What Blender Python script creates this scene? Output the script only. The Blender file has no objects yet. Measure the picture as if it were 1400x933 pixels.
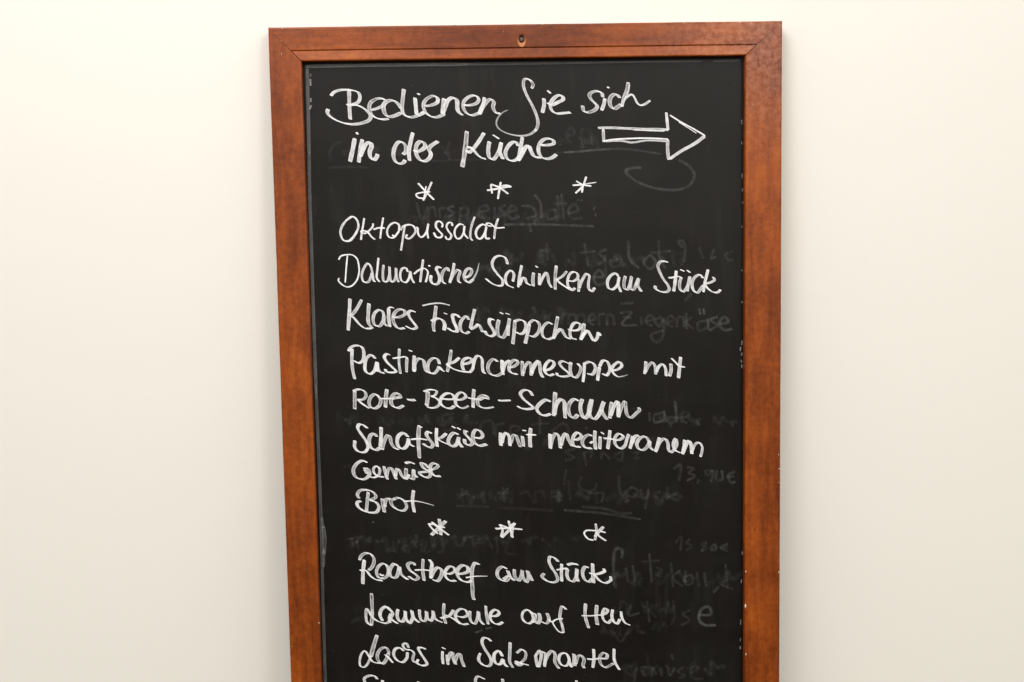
import bpy, bmesh, math, random
from mathutils import Matrix, Vector, noise
random.seed(7)
S = bpy.context.scene
COL = S.collection

# ---------------------------------------------------------------- camera
cam = bpy.data.objects.new('camera', bpy.data.cameras.new('camera'))
COL.objects.link(cam)
cam.data.sensor_width = 36.0
cam.data.lens = 38.571
cam.data.clip_start, cam.data.clip_end = 0.02, 100
cam.matrix_world = Matrix(((0.99963351, 0.01849263, -0.01977031, -0.04880827),
                           (-0.02226784, 0.14640150, -0.98897459, -1.25010943),
                           (-0.01539434, 0.98905239, 0.14675963, 0.92033031),
                           (0, 0, 0, 1)))
S.camera = cam

# ---------------------------------------------------------------- world, lamps, exposure
w = bpy.data.worlds.new('World')
S.world = w
w.use_nodes = True
# the room behind the camera: a bright pale ceiling, darker furniture and floor below eye level
_t = w.node_tree
_tc = _t.nodes.new('ShaderNodeTexCoord')
_sx = _t.nodes.new('ShaderNodeSeparateXYZ')
_rp = _t.nodes.new('ShaderNodeValToRGB')
_mr = _t.nodes.new('ShaderNodeMapRange')
_mr.inputs['From Min'].default_value = -1.0
_mr.inputs['From Max'].default_value = 1.0
_t.links.new(_tc.outputs['Generated'], _sx.inputs[0])
_t.links.new(_sx.outputs[2], _mr.inputs[0])
_t.links.new(_mr.outputs[0], _rp.inputs[0])
_e = _rp.color_ramp.elements
_e[0].position, _e[0].color = 0.33, (0.04, 0.03, 0.018, 1)
_e[1].position, _e[1].color = 0.68, (1.0, 0.975, 0.91, 1)
_m = _e.new(0.50); _m.color = (0.25, 0.22, 0.18, 1)
_t.links.new(_rp.outputs[0], _t.nodes['Background'].inputs[0])
_t.nodes['Background'].inputs[1].default_value = 1.60

def area(name, loc, target, size, power, col):
    l = bpy.data.lights.new(name, 'AREA')
    l.shape = 'DISK'
    l.size = size
    l.energy = power
    l.color = col
    o = bpy.data.objects.new(name, l)
    COL.objects.link(o)
    o.location = loc
    o.rotation_euler = (Vector(target) - Vector(loc)).to_track_quat('-Z', 'Y').to_euler()
    return o

area('ceiling_lamp', (-0.50, -1.10, 2.05), (0, 0, 0.95), 0.75, 14, (1.0, 0.95, 0.97))
area('ceiling_lamp', (0.85, -1.75, 1.80), (0.1, 0, 0.9), 0.5, 9.5, (1.0, 0.94, 0.90))

S.view_settings.view_transform = 'Standard'
S.view_settings.look = 'None'
S.view_settings.exposure = 0.0
S.view_settings.gamma = 1.0
S.cycles.transparent_max_bounces = 24

# ---------------------------------------------------------------- node helpers
class NT:
    def __init__(self, name):
        self.m = bpy.data.materials.new(name)
        self.m.use_nodes = True
        self.t = self.m.node_tree
        self.t.nodes.clear()
    def n(self, kind, **kw):
        x = self.t.nodes.new(kind)
        for k, v in kw.items():
            if k[0] == '_':
                setattr(x, k[1:], v)
        return x
    def set(self, node, **kw):
        for k, v in kw.items():
            s = node.inputs[k.replace('__', ' ')]
            if hasattr(v, 'is_linked') or hasattr(v, 'links'):
                self.t.links.new(v, s)
            else:
                s.default_value = v
        return node
    def link(self, a, b):
        self.t.links.new(a, b)
    def math(self, op, a, b=None, c=None, clamp=False):
        x = self.t.nodes.new('ShaderNodeMath')
        x.operation = op
        x.use_clamp = clamp
        for i, v in enumerate((a, b, c)):
            if v is None:
                continue
            if isinstance(v, (int, float)):
                x.inputs[i].default_value = v
            else:
                self.t.links.new(v, x.inputs[i])
        return x.outputs[0]
    def noise(self, vec, scale, detail=4, rough=0.55, dist=0.0):
        x = self.t.nodes.new('ShaderNodeTexNoise')
        x.inputs['Scale'].default_value = scale
        x.inputs['Detail'].default_value = detail
        x.inputs['Roughness'].default_value = rough
        x.inputs['Distortion'].default_value = dist
        if vec is not None:
            self.t.links.new(vec, x.inputs['Vector'])
        return x.outputs['Fac']
    def mapped(self, scale=(1, 1, 1), loc=(0, 0, 0), src='Object'):
        tc = self.t.nodes.new('ShaderNodeTexCoord')
        mp = self.t.nodes.new('ShaderNodeMapping')
        mp.inputs['Scale'].default_value = scale
        mp.inputs['Location'].default_value = loc
        self.t.links.new(tc.outputs[src], mp.inputs['Vector'])
        return mp.outputs[0]
    def ramp(self, fac, stops):
        x = self.t.nodes.new('ShaderNodeValToRGB')
        e = x.color_ramp.elements
        while len(e) < len(stops):
            e.new(0.5)
        for el, (p, c) in zip(e, stops):
            el.position = p
            el.color = (*c, 1) if len(c) == 3 else c
        self.t.links.new(fac, x.inputs[0])
        return x.outputs[0]
    def mix(self, fac, a, b, mode='MIX'):
        x = self.t.nodes.new('ShaderNodeMix')
        x.data_type = 'RGBA'
        x.blend_type = mode
        for i, v in ((0, fac), (6, a), (7, b)):
            if isinstance(v, (int, float)):
                x.inputs[i].default_value = v
            elif isinstance(v, tuple):
                x.inputs[i].default_value = (*v, 1)
            else:
                self.t.links.new(v, x.inputs[i])
        return x.outputs[2]
    def bump(self, h, strength, dist):
        x = self.t.nodes.new('ShaderNodeBump')
        x.inputs['Strength'].default_value = strength
        x.inputs['Distance'].default_value = dist
        self.t.links.new(h, x.inputs['Height'])
        return x.outputs[0]
    def out(self, shader):
        o = self.t.nodes.new('ShaderNodeOutputMaterial')
        self.t.links.new(shader, o.inputs[0])
        return self.m
    def bsdf(self, col, rough, normal=None, spec=0.5, coat=0.0, coat_rough=0.2):
        b = self.t.nodes.new('ShaderNodeBsdfPrincipled')
        for k, v in (('Base Color', col), ('Roughness', rough), ('Specular IOR Level', spec), ('Coat Weight', coat), ('Coat Roughness', coat_rough), ('Normal', normal)):
            if v is None:
                continue
            if isinstance(v, tuple):
                b.inputs[k].default_value = (*v, 1)
            elif isinstance(v, (int, float)):
                b.inputs[k].default_value = v
            else:
                self.t.links.new(v, b.inputs[k])
        return b.outputs[0]

# ---------------------------------------------------------------- materials
def wall_material():
    t = NT('wall_paint')
    v = t.mapped()
    big = t.noise(v, 1.1, 2)
    fine = t.noise(v, 190, 3, 0.6)
    mid = t.noise(v, 26, 3, 0.5)
    col = t.mix(big, (0.82, 0.805, 0.738), (0.84, 0.828, 0.772))
    h = t.math('ADD', t.math('MULTIPLY', fine, 0.5), mid)
    return t.out(t.bsdf(col, 0.72, t.bump(h, 0.10, 0.002), 0.25))

STAIN_FALLOFF = (3.3, 7.0, 3.6)

def wood_material(name, along, tone=0.0):
    # stained and varnished wood: streaks run along the rail, cloudy mottling, tiny pores, dull scuffed varnish
    t = NT(name)
    st = (1, 1, 0.10) if along == 'z' else (0.10, 1, 1)
    vs = t.mapped(st, (3.1, 1.7, 0.4))
    v = t.mapped()
    streak = t.noise(vs, 95, 5, 0.6, 0.6)
    cloud = t.noise(v, 15, 4, 0.55, 0.3)
    mottle = t.noise(v, 150, 4, 0.65)
    pores = t.noise(t.mapped((1, 1, 0.22) if along == 'z' else (0.22, 1, 1)), 620, 2, 0.5)
    board_tone = t.noise(t.mapped((1, 1, 1), STAIN_FALLOFF), 2.6, 2, 0.5)      # uneven stain, shifted so it paints in the light's falloff down the rails
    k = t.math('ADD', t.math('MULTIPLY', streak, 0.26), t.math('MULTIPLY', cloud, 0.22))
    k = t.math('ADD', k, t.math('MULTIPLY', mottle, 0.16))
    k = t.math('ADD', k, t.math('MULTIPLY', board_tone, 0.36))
    if tone:
        k = t.math('ADD', k, tone)
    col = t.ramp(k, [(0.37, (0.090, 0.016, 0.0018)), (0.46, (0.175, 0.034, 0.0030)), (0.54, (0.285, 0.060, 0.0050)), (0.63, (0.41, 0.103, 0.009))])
    dark = t.ramp(pores, [(0.30, (0.55, 0.5, 0.5)), (0.40, (1, 1, 1))])
    col = t.mix(0.55, col, dark, 'MULTIPLY')
    scuff = t.ramp(t.noise(v, 46, 5, 0.7), [(0.56, (0, 0, 0)), (0.70, (1, 1, 1))])
    # dusty scuffing where the upper right corner has been handled and knocked
    dist = t.n('ShaderNodeVectorMath', _operation='DISTANCE')
    t.link(t.mapped(), dist.inputs[0])
    dist.inputs[1].default_value = (0.275, 0.0, 1.085)
    near = t.math('SUBTRACT', 1.0, t.math('DIVIDE', dist.outputs['Value'], 0.15), clamp=True)
    rubs = t.ramp(t.noise(v, 150, 6, 0.62), [(0.42, (0, 0, 0)), (0.66, (1, 1, 1))])
    worn = t.math('ADD', t.math('MULTIPLY', t.math('MULTIPLY', near, rubs), 0.42), t.math('MULTIPLY', scuff, 0.035))
    col = t.mix(worn, col, (0.50, 0.27, 0.20))
    rough = t.math('ADD', t.math('MULTIPLY', mottle, 0.26), 0.26)
    h = t.math('ADD', t.math('MULTIPLY', mottle, 0.8), t.math('MULTIPLY', streak, 0.35))
    n = t.bump(h, 0.22, 0.0016)
    return t.out(t.bsdf(col, rough, n, 0.27, 0.07, 0.30))

def panel_material():
    t = NT('blackboard_paint')
    v = t.mapped()
    wipe = t.noise(t.mapped((1, 1, 0.35)), 9, 5, 0.6, 0.8)
    wipe2 = t.noise(t.mapped((0.4, 1, 1), (4, 2, 7)), 13, 5, 0.62, 1.0)
    tint = t.noise(t.mapped((1, 1, 1), (9, 3, 2)), 30, 2)
    fine = t.noise(v, 420, 3, 0.6)
    dust = t.math('MULTIPLY', wipe, wipe2)
    dust = t.ramp(dust, [(0.16, (0, 0, 0)), (0.44, (1, 1, 1))])
    base = t.mix(tint, (0.0030, 0.0029, 0.0020), (0.0048, 0.0030, 0.0023))
    col = t.mix(t.math('MULTIPLY', dust, 0.0060), base, (0.75, 0.75, 0.72))
    rubbed = t.noise(t.mapped((1, 1, 0.16), (3, 0, 1)), 70, 4, 0.6, 0.4)
    swath = t.noise(t.mapped((0.45, 1, 1.2), (1, 0, 6)), 11, 3, 0.55, 0.6)
    rubbed = t.math('MULTIPLY', t.ramp(rubbed, [(0.50, (0, 0, 0)), (0.68, (1, 1, 1))]), t.ramp(swath, [(0.42, (0, 0, 0)), (0.62, (1, 1, 1))]))
    col = t.mix(t.math('MULTIPLY', rubbed, 0.008), col, (0.75, 0.74, 0.70))
    speck = t.ramp(t.noise(v, 260, 2, 0.5), [(0.76, (0, 0, 0)), (0.80, (1, 1, 1))])
    col = t.mix(t.math('MULTIPLY', speck, 0.05), col, (0.7, 0.7, 0.7))
    rough = t.math('ADD', t.math('MULTIPLY', wipe, 0.16), 0.40)
    return t.out(t.bsdf(col, rough, t.bump(fine, 0.08, 0.0006), 0.22))

def chalk_material(wiped=False):
    # liquid chalk: opaque at the rims of a broad stroke, thinner and streaky in its middle, grainy, worn where wiped
    t = NT('wiped_chalk' if wiped else 'chalk')
    uv = t.n('ShaderNodeUVMap')
    sep = t.n('ShaderNodeSeparateXYZ')
    t.link(uv.outputs[0], sep.inputs[0])
    u, v = sep.outputs[0], sep.outputs[1]
    r = t.math('ABSOLUTE', t.math('MULTIPLY_ADD', v, 2.0, -1.0))
    at = t.n('ShaderNodeAttribute'); at.attribute_name = 'cover'
    ah = t.n('ShaderNodeAttribute'); ah.attribute_name = 'hollow'
    cmb = t.n('ShaderNodeCombineXYZ')
    t.link(t.math('MULTIPLY', u, 0.10), cmb.inputs[0])
    t.link(t.math('MULTIPLY', v, 3.2), cmb.inputs[1])
    streak = t.noise(cmb.outputs[0], 1.6, 3, 0.6)
    grain = t.noise(t.mapped(), 850, 3, 0.6)
    edge = t.math('SUBTRACT', 1.0, t.math('POWER', r, 2.0 if wiped else 10.0), clamp=True)
    mid = t.math('SUBTRACT', 1.0, t.math('POWER', r, 2.2), clamp=True)
    hol = t.math('MULTIPLY', t.math('MULTIPLY', mid, ah.outputs['Fac']), t.math('MULTIPLY_ADD', streak, 1.25, 0.16), clamp=True)
    c = t.math('MULTIPLY', edge, t.math('SUBTRACT', 1.0, hol))
    c = t.math('MULTIPLY', c, at.outputs['Fac'])
    if wiped:
        rub = t.noise(t.mapped((1, 1, 0.6)), 110, 4, 0.65)
        rub = t.math('MULTIPLY_ADD', rub, 3.2, -0.95, clamp=True)
        c = t.math('MULTIPLY', c, t.math('MULTIPLY_ADD', rub, 0.28, 0.08))
    g = t.math('MULTIPLY_ADD', grain, 0.6, 0.75, clamp=True)
    c = t.math('MULTIPLY', c, g, clamp=True)
    d = t.n('ShaderNodeBsdfDiffuse')
    d.inputs[0].default_value = (0.87, 0.88, 0.885, 1)
    tr = t.n('ShaderNodeBsdfTransparent')
    mx = t.n('ShaderNodeMixShader')
    t.link(c, mx.inputs[0]); t.link(tr.outputs[0], mx.inputs[1]); t.link(d.outputs[0], mx.inputs[2])
    return t.out(mx.outputs[0])

def plain(name, col, rough, metal=0.0):
    t = NT(name)
    n = t.noise(t.mapped(), 300, 3)
    c = t.mix(n, tuple(x * 0.8 for x in col), tuple(min(1, x * 1.15) for x in col))
    return t.out(t.bsdf(c, rough, None, 0.4))

M_WALL = wall_material()
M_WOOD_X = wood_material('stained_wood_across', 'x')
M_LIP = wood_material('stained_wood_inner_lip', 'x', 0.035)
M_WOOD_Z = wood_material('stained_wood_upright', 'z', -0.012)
M_PANEL = panel_material()
M_CHALK = chalk_material()
M_WIPED = chalk_material(True)
M_CHIP = plain('bare_chipped_wood', (0.72, 0.55, 0.36), 0.8)
M_BORE = plain('countersunk_bare_wood', (0.44, 0.18, 0.07), 0.6)
M_STEEL = plain('dull_steel', (0.13, 0.095, 0.075), 0.5)

def obj(name, bm_or_mesh, mats, parent=None):
    if isinstance(bm_or_mesh, bmesh.types.BMesh):
        me = bpy.data.meshes.new(name)
        bm_or_mesh.normal_update()
        bm_or_mesh.to_mesh(me)
        bm_or_mesh.free()
    else:
        me = bm_or_mesh
        me.name = name
    o = bpy.data.objects.new(name, me)
    COL.objects.link(o)
    for m in mats:
        me.materials.append(m)
    if parent:
        o.parent = parent
    return o

# ---------------------------------------------------------------- the setting: the painted wall
LEAN = math.radians(3.5)
WALL_Y = 1.10 * math.sin(LEAN) + 0.0245
bm = bmesh.new()
bmesh.ops.create_cube(bm, size=1, matrix=Matrix.Translation((0, WALL_Y + 0.06, 1.35)) @ Matrix.Diagonal((7.0, 0.12, 2.9, 1)))
wall = obj('wall', bm, [M_WALL])
wall['kind'] = 'structure'

# ---------------------------------------------------------------- the chalkboard
W, H = 0.60, 1.10
WL, WR, WT, WB = 0.0375, 0.0435, 0.0392, 0.0392     # rail widths
board = bpy.data.objects.new('chalkboard', None)
COL.objects.link(board)
board.empty_display_size = 0.1
board.rotation_euler = (-LEAN, 0, 0)
board['label'] = 'black menu chalkboard in reddish brown wooden frame with white handwriting, against cream wall'
board['category'] = 'chalkboard'

def rail_profile(wd, lip):
    p = [(0, 0.0225), (0, 0.0026), (0.0003, 0.0013), (0.0010, 0.0004), (0.0022, 0.0)]
    if lip:
        f = wd - 0.0122
        p += [(f - 0.0009, 0.0), (f - 0.0003, 0.0004), (f + 0.0002, 0.0011), (f + 0.0008, 0.0013), (f + 0.0018, 0.0012),
              (wd - 0.0016, 0.0006), (wd - 0.0006, 0.0009), (wd, 0.0018)]
    else:
        p += [(wd - 0.0020, 0.0), (wd - 0.0008, 0.0004), (wd - 0.0002, 0.0011), (wd, 0.0022)]
    p += [(wd, 0.0094), (wd - 0.0085, 0.0094), (wd - 0.0085, 0.0225)]
    return p

def rail(which):
    wd = {'l': WL, 'r': WR, 't': WT, 'b': WB}[which]
    prof = rail_profile(wd, which in 'tb')
    bm = bmesh.new()
    n = 60
    rings = []
    gap = 0.00055
    for i in range(n + 1):
        f = i / n
        ring = []
        for k, (s, d) in enumerate(prof):
            q = s / wd
            if which in 'tb':
                a, b = -W / 2 + q * WL + gap * q, W / 2 - q * WR - gap * q
                z = H - s if which == 't' else s
                x = a + (b - a) * f
            else:
                a, b = q * WB + gap * q, H - q * WT - gap * q
                x = -W / 2 + s if which == 'l' else W / 2 - s
                z = a + (b - a) * f
            wob = 0.00028 * noise.noise(Vector((x * 9, z * 9, {'l': 1, 'r': 5, 't': 9, 'b': 13}[which]))) + 0.00016 * noise.noise(Vector((x * 60, z * 60, k * 0.4 + 3)))
            if 0 < i < n:
                if which in 'tb': z += wob
                else: x += wob
            ring.append(bm.verts.new((x, d + (wob * 0.5 if d < 0.02 else 0), z)))
        rings.append(ring)
    m = len(prof)
    for r0, r1 in zip(rings, rings[1:]):
        for k in range(m):
            bm.faces.new((r0[k], r0[(k + 1) % m], r1[(k + 1) % m], r1[k]))
    bm.faces.new(rings[0]); bm.faces.new(list(reversed(rings[-1])))
    bmesh.ops.recalc_face_normals(bm, faces=bm.faces)
    if which in 'tb':
        for fc in bm.faces:           # the inner lip is a paler strip
            c = fc.calc_center_median()
            s = (H - c.z) if which == 't' else c.z
            fc.material_index = 3 if wd - 0.0118 < s < wd + 0.001 and c.y < 0.006 and len(fc.verts) == 4 else 0
    return bm

def add_chip(bm, x, z, rx, rz, y=0.0, mat=1):
    # a small ragged flake where the varnish has been knocked off
    k = 9
    c = bm.verts.new((x, y - 0.00035, z))
    ring = [bm.verts.new((x + rx * math.cos(6.283 * i / k) * random.uniform(0.55, 1.15), y + 0.0002, z + rz * math.sin(6.283 * i / k) * random.uniform(0.55, 1.15))) for i in range(k)]
    for i in range(k):
        f = bm.faces.new((c, ring[(i + 1) % k], ring[i]))
        f.material_index = mat
        f.normal_update()
        if f.normal.y > 0:
            f.normal_flip()

CHIPS = [
    ('l', -0.27807, 0.6417, 0.00068, 0.00077),
    ('l', -0.29714, 0.36155, 0.00077, 0.00077),
    ('l', -0.2634, 0.38998, 0.00137, 0.0006),
    ('l', -0.28502, 1.06926, 0.00051, 0.00274),
    ('l', -0.28492, 1.08426, 0.00068, 0.00085),
    ('l', -0.29963, 1.06778, 0.00103, 0.00085),
    ('l', -0.30049, 0.95517, 0.00051, 0.00085),
    ('l', -0.30049, 0.72294, 0.0006, 0.00085),
    ('r', 0.29753, 0.58544, 0.00077, 0.00205),
    ('r', 0.29814, 0.56837, 0.00077, 0.0012),
    ('r', 0.29785, 0.55128, 0.0006, 0.00103),
    ('r', 0.29833, 0.43969, 0.00077, 0.00188),
    ('r', 0.25811, 0.44153, 0.00077, 0.00188),
    ('r', 0.25764, 0.39852, 0.00111, 0.00308),
    ('r', 0.25828, 0.33767, 0.00077, 0.00257),
    ('r', 0.26888, 0.81124, 0.00051, 0.00051),
    ('t', -0.19515, 1.09893, 0.00103, 0.0006),
    ('t', -0.16124, 1.09909, 0.00154, 0.00051),
    ('t', -0.28317, 1.09821, 0.00137, 0.00068),
    ('t', 0.01906, 1.09941, 0.00154, 0.00068),
    ('t', -0.02667, 1.09139, 0.00077, 0.00077),
    ('t', -0.08311, 1.09961, 0.00085, 0.00043),
    ('t', -0.13579, 1.09902, 0.00068, 0.00043),
    ('t', 0.18407, 1.09877, 0.00103, 0.00051),
    ('t', 0.25015, 1.09836, 0.00137, 0.0006),
    ('t', 0.23985, 1.08256, 0.0006, 0.0006),
    ('t', 0.2854, 1.09373, 0.00103, 0.00077),
    ('t', 0.2639, 1.09651, 0.00299, 0.00068),
]
rails = {}
for which in 'tlrb':
    bm = rail(which)
    if which == 't':
        # screw hole drilled and countersunk in the middle of the top rail
        hx, hz = -0.00579, 1.08110
        me = bpy.data.meshes.new('frame_rail'); bm.to_mesh(me); bm.free()
        tmp = bpy.data.objects.new('frame_rail', me); COL.objects.link(tmp)
        cb = bmesh.new()
        prev = None
        loops = []
        for d, rx, rz, dz in ((-0.001, 0.0056, 0.0080, 0), (0.0000, 0.0050, 0.0072, 0), (0.0026, 0.0033, 0.0043, 0.0019), (0.0100, 0.0030, 0.0038, 0.0020)):
            loops.append([cb.verts.new((hx + rx * math.cos(6.2832 * i / 32), d, hz + dz + rz * math.sin(6.2832 * i / 32))) for i in range(32)])
        for l0, l1 in zip(loops, loops[1:]):
            for i in range(32):
                cb.faces.new((l0[i], l0[(i + 1) % 32], l1[(i + 1) % 32], l1[i]))
        cb.faces.new(loops[0]); cb.faces.new(loops[-1])
        bmesh.ops.recalc_face_normals(cb, faces=cb.faces)
        cme = bpy.data.meshes.new('cutter'); cb.to_mesh(cme); cb.free()
        cut = bpy.data.objects.new('cutter', cme); COL.objects.link(cut)
        md = tmp.modifiers.new('hole', 'BOOLEAN'); md.operation = 'DIFFERENCE'; md.solver = 'EXACT'; md.object = cut
        bpy.context.view_layer.update()
        dg = bpy.context.evaluated_depsgraph_get()
        me2 = bpy.data.meshes.new_from_object(tmp.evaluated_get(dg))
        bpy.data.objects.remove(tmp); bpy.data.objects.remove(cut)
        bm = bmesh.new(); bm.from_mesh(me2)
        for f in bm.faces:
            c = f.calc_center_median()
            inside = ((c.x - hx) / 0.0056) ** 2 + ((c.z - hz) / 0.0080) ** 2 < 1
            if f.material_index != 3: f.material_index = 2 if inside and 0.0004 < c.y < 0.0036 else 0
    for (rw, x, z, rx, rz) in CHIPS:
        if rw == which:
            add_chip(bm, x, z, rx, rz)
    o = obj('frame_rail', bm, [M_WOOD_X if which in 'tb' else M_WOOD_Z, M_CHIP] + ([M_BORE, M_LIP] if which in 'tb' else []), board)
    rails[which] = o

bm = bmesh.new()
bmesh.ops.create_uvsphere(bm, u_segments=24, v_segments=12, radius=1, matrix=Matrix.Translation((hx, 0.0050, hz + 0.0024)) @ Matrix.Diagonal((0.0031, 0.0016, 0.0031, 1)))
screw = obj('screw_head', bm, [M_STEEL], rails['t'])
for p in screw.data.polygons: p.use_smooth = True

PANEL_Y = 0.0105
bm = bmesh.new()
x0, x1, z0, z1 = -W / 2 + WL - 0.0078, W / 2 - WR + 0.0078, WB - 0.0078, H - WT + 0.0078
bmesh.ops.create_cube(bm, size=1, matrix=Matrix.Translation(((x0 + x1) / 2, PANEL_Y + 0.003, (z0 + z1) / 2)) @ Matrix.Diagonal((x1 - x0, 0.006, z1 - z0, 1)))
bmesh.ops.bevel(bm, geom=bm.edges[:], offset=0.0006, segments=1, affect='EDGES')
panel = obj('writing_panel', bm, [M_PANEL], board)

# ---------------------------------------------------------------- the handwriting, each mark a ribbon of chalk lying on the panel
PX = 0.001            # stroke widths are given in millimetres, points in tenths of a millimetre from the top middle of the frame
NIB = Vector((math.cos(math.radians(-22)), math.sin(math.radians(-22))))      # the chisel tip is held slanting down to the right

def spline(pts):
    if len(pts) == 2:
        a, b = pts
        return [a.lerp(b, i / 6) for i in range(7)]
    P = [pts[0] * 2 - pts[1]] + pts + [pts[-1] * 2 - pts[-2]]
    out = []
    for i in range(1, len(P) - 2):
        a, b, c, d = P[i - 1:i + 3]
        n = max(2, min(10, int((c - b).length / 0.9)))
        ta = max((b - a).length, 1e-6) ** 0.5; tb = max((c - b).length, 1e-6) ** 0.5; tc = max((d - c).length, 1e-6) ** 0.5
        # centripetal Catmull-Rom
        t0, t1 = 0.0, ta
        t2, t3 = t1 + tb, t1 + tb + tc
        for j in range(n):
            t = t1 + (t2 - t1) * j / n
            A1 = a * ((t1 - t) / (t1 - t0)) + b * ((t - t0) / (t1 - t0))
            A2 = b * ((t2 - t) / (t2 - t1)) + c * ((t - t1) / (t2 - t1))
            A3 = c * ((t3 - t) / (t3 - t2)) + d * ((t - t2) / (t3 - t2))
            B1 = A1 * ((t2 - t) / (t2 - t0)) + A2 * ((t - t0) / (t2 - t0))
            B2 = A2 * ((t3 - t) / (t3 - t1)) + A3 * ((t - t1) / (t3 - t1))
            out.append(B1 * ((t2 - t) / (t2 - t1)) + B2 * ((t - t1) / (t2 - t1)))
    out.append(pts[-1].copy())
    return out

def ribbon(bm, uvl, lc, lh, pts, L, wd, op, fade, index):
    ps = spline(pts)
    n = len(ps)
    tan = []
    for i in range(n):
        d = ps[min(i + 1, n - 1)] - ps[max(i - 1, 0)]
        tan.append(d.normalized() if d.length > 1e-7 else Vector((1, 0)))
    press = random.uniform(0.90, 1.08)
    hol = random.uniform(0.40, 1.08)
    ph = random.uniform(0, 100)
    tot = sum((b - a).length for a, b in zip(ps, ps[1:]))
    rows, arc = [], 0.0
    for i, (p, t) in enumerate(zip(ps, tan)):
        if i: arc += (p - ps[i - 1]).length
        nrm = Vector((-t.y, t.x))
        k = NIB.dot(nrm)
        s = max(-1, min(1, k * 4))
        vary = press * (1 + 0.16 * noise.noise(Vector((arc * 0.12 + ph, index * 3.7, 1.3))))
        tip = min(1.0, 0.62 + 0.38 * min(arc, tot - arc) / 1.0)
        g = arc / max(tot, 1e-6)
        thin = 1 - 0.55 * g if fade else 1.0
        off = (NIB * (s * L * 0.5) + nrm * (wd * 0.5)) * vary * (0.5 + 0.5 * tip) * thin
        width = abs(off.dot(nrm)) * 2
        cov = op
        if fade == 1: cov *= 1 - 0.55 * g
        if fade == 2: cov *= 1 - 0.30 * g
        cov *= 0.94 + 0.22 * noise.noise(Vector((arc * 0.22 + ph, index * 1.3, 8.1)))
        h = max(0.0, min(1.0, (width - 1.9) / 1.3)) * hol * (0.75 + 0.5 * noise.noise(Vector((arc * 0.10 + ph, 2.2, index)))) * min(1, min(arc, tot - arc) / 2.2)
        y = PANEL_Y - 0.00012 - 0.00007 * (index % 9) - 0.00005 * g
        row = []
        for q in (-1.0, -0.5, 0.0, 0.5, 1.0):
            a = p + off * q
            vtx = bm.verts.new((a.x * PX, y, H + a.y * PX))
            vtx[lc] = cov; vtx[lh] = h
            row.append((vtx, (arc + ph * 10, (q + 1) / 2)))
        rows.append(row)
    for r0, r1 in zip(rows, rows[1:]):
        for j in range(4):
            quad = (r0[j], r0[j + 1], r1[j + 1], r1[j])
            try:
                f = bm.faces.new([x[0] for x in quad])
            except ValueError:
                continue
            for lp, x in zip(f.loops, quad):
                lp[uvl].uv = x[1]
            f.normal_update()
            if f.normal.y > 0:
                f.normal_flip()

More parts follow.
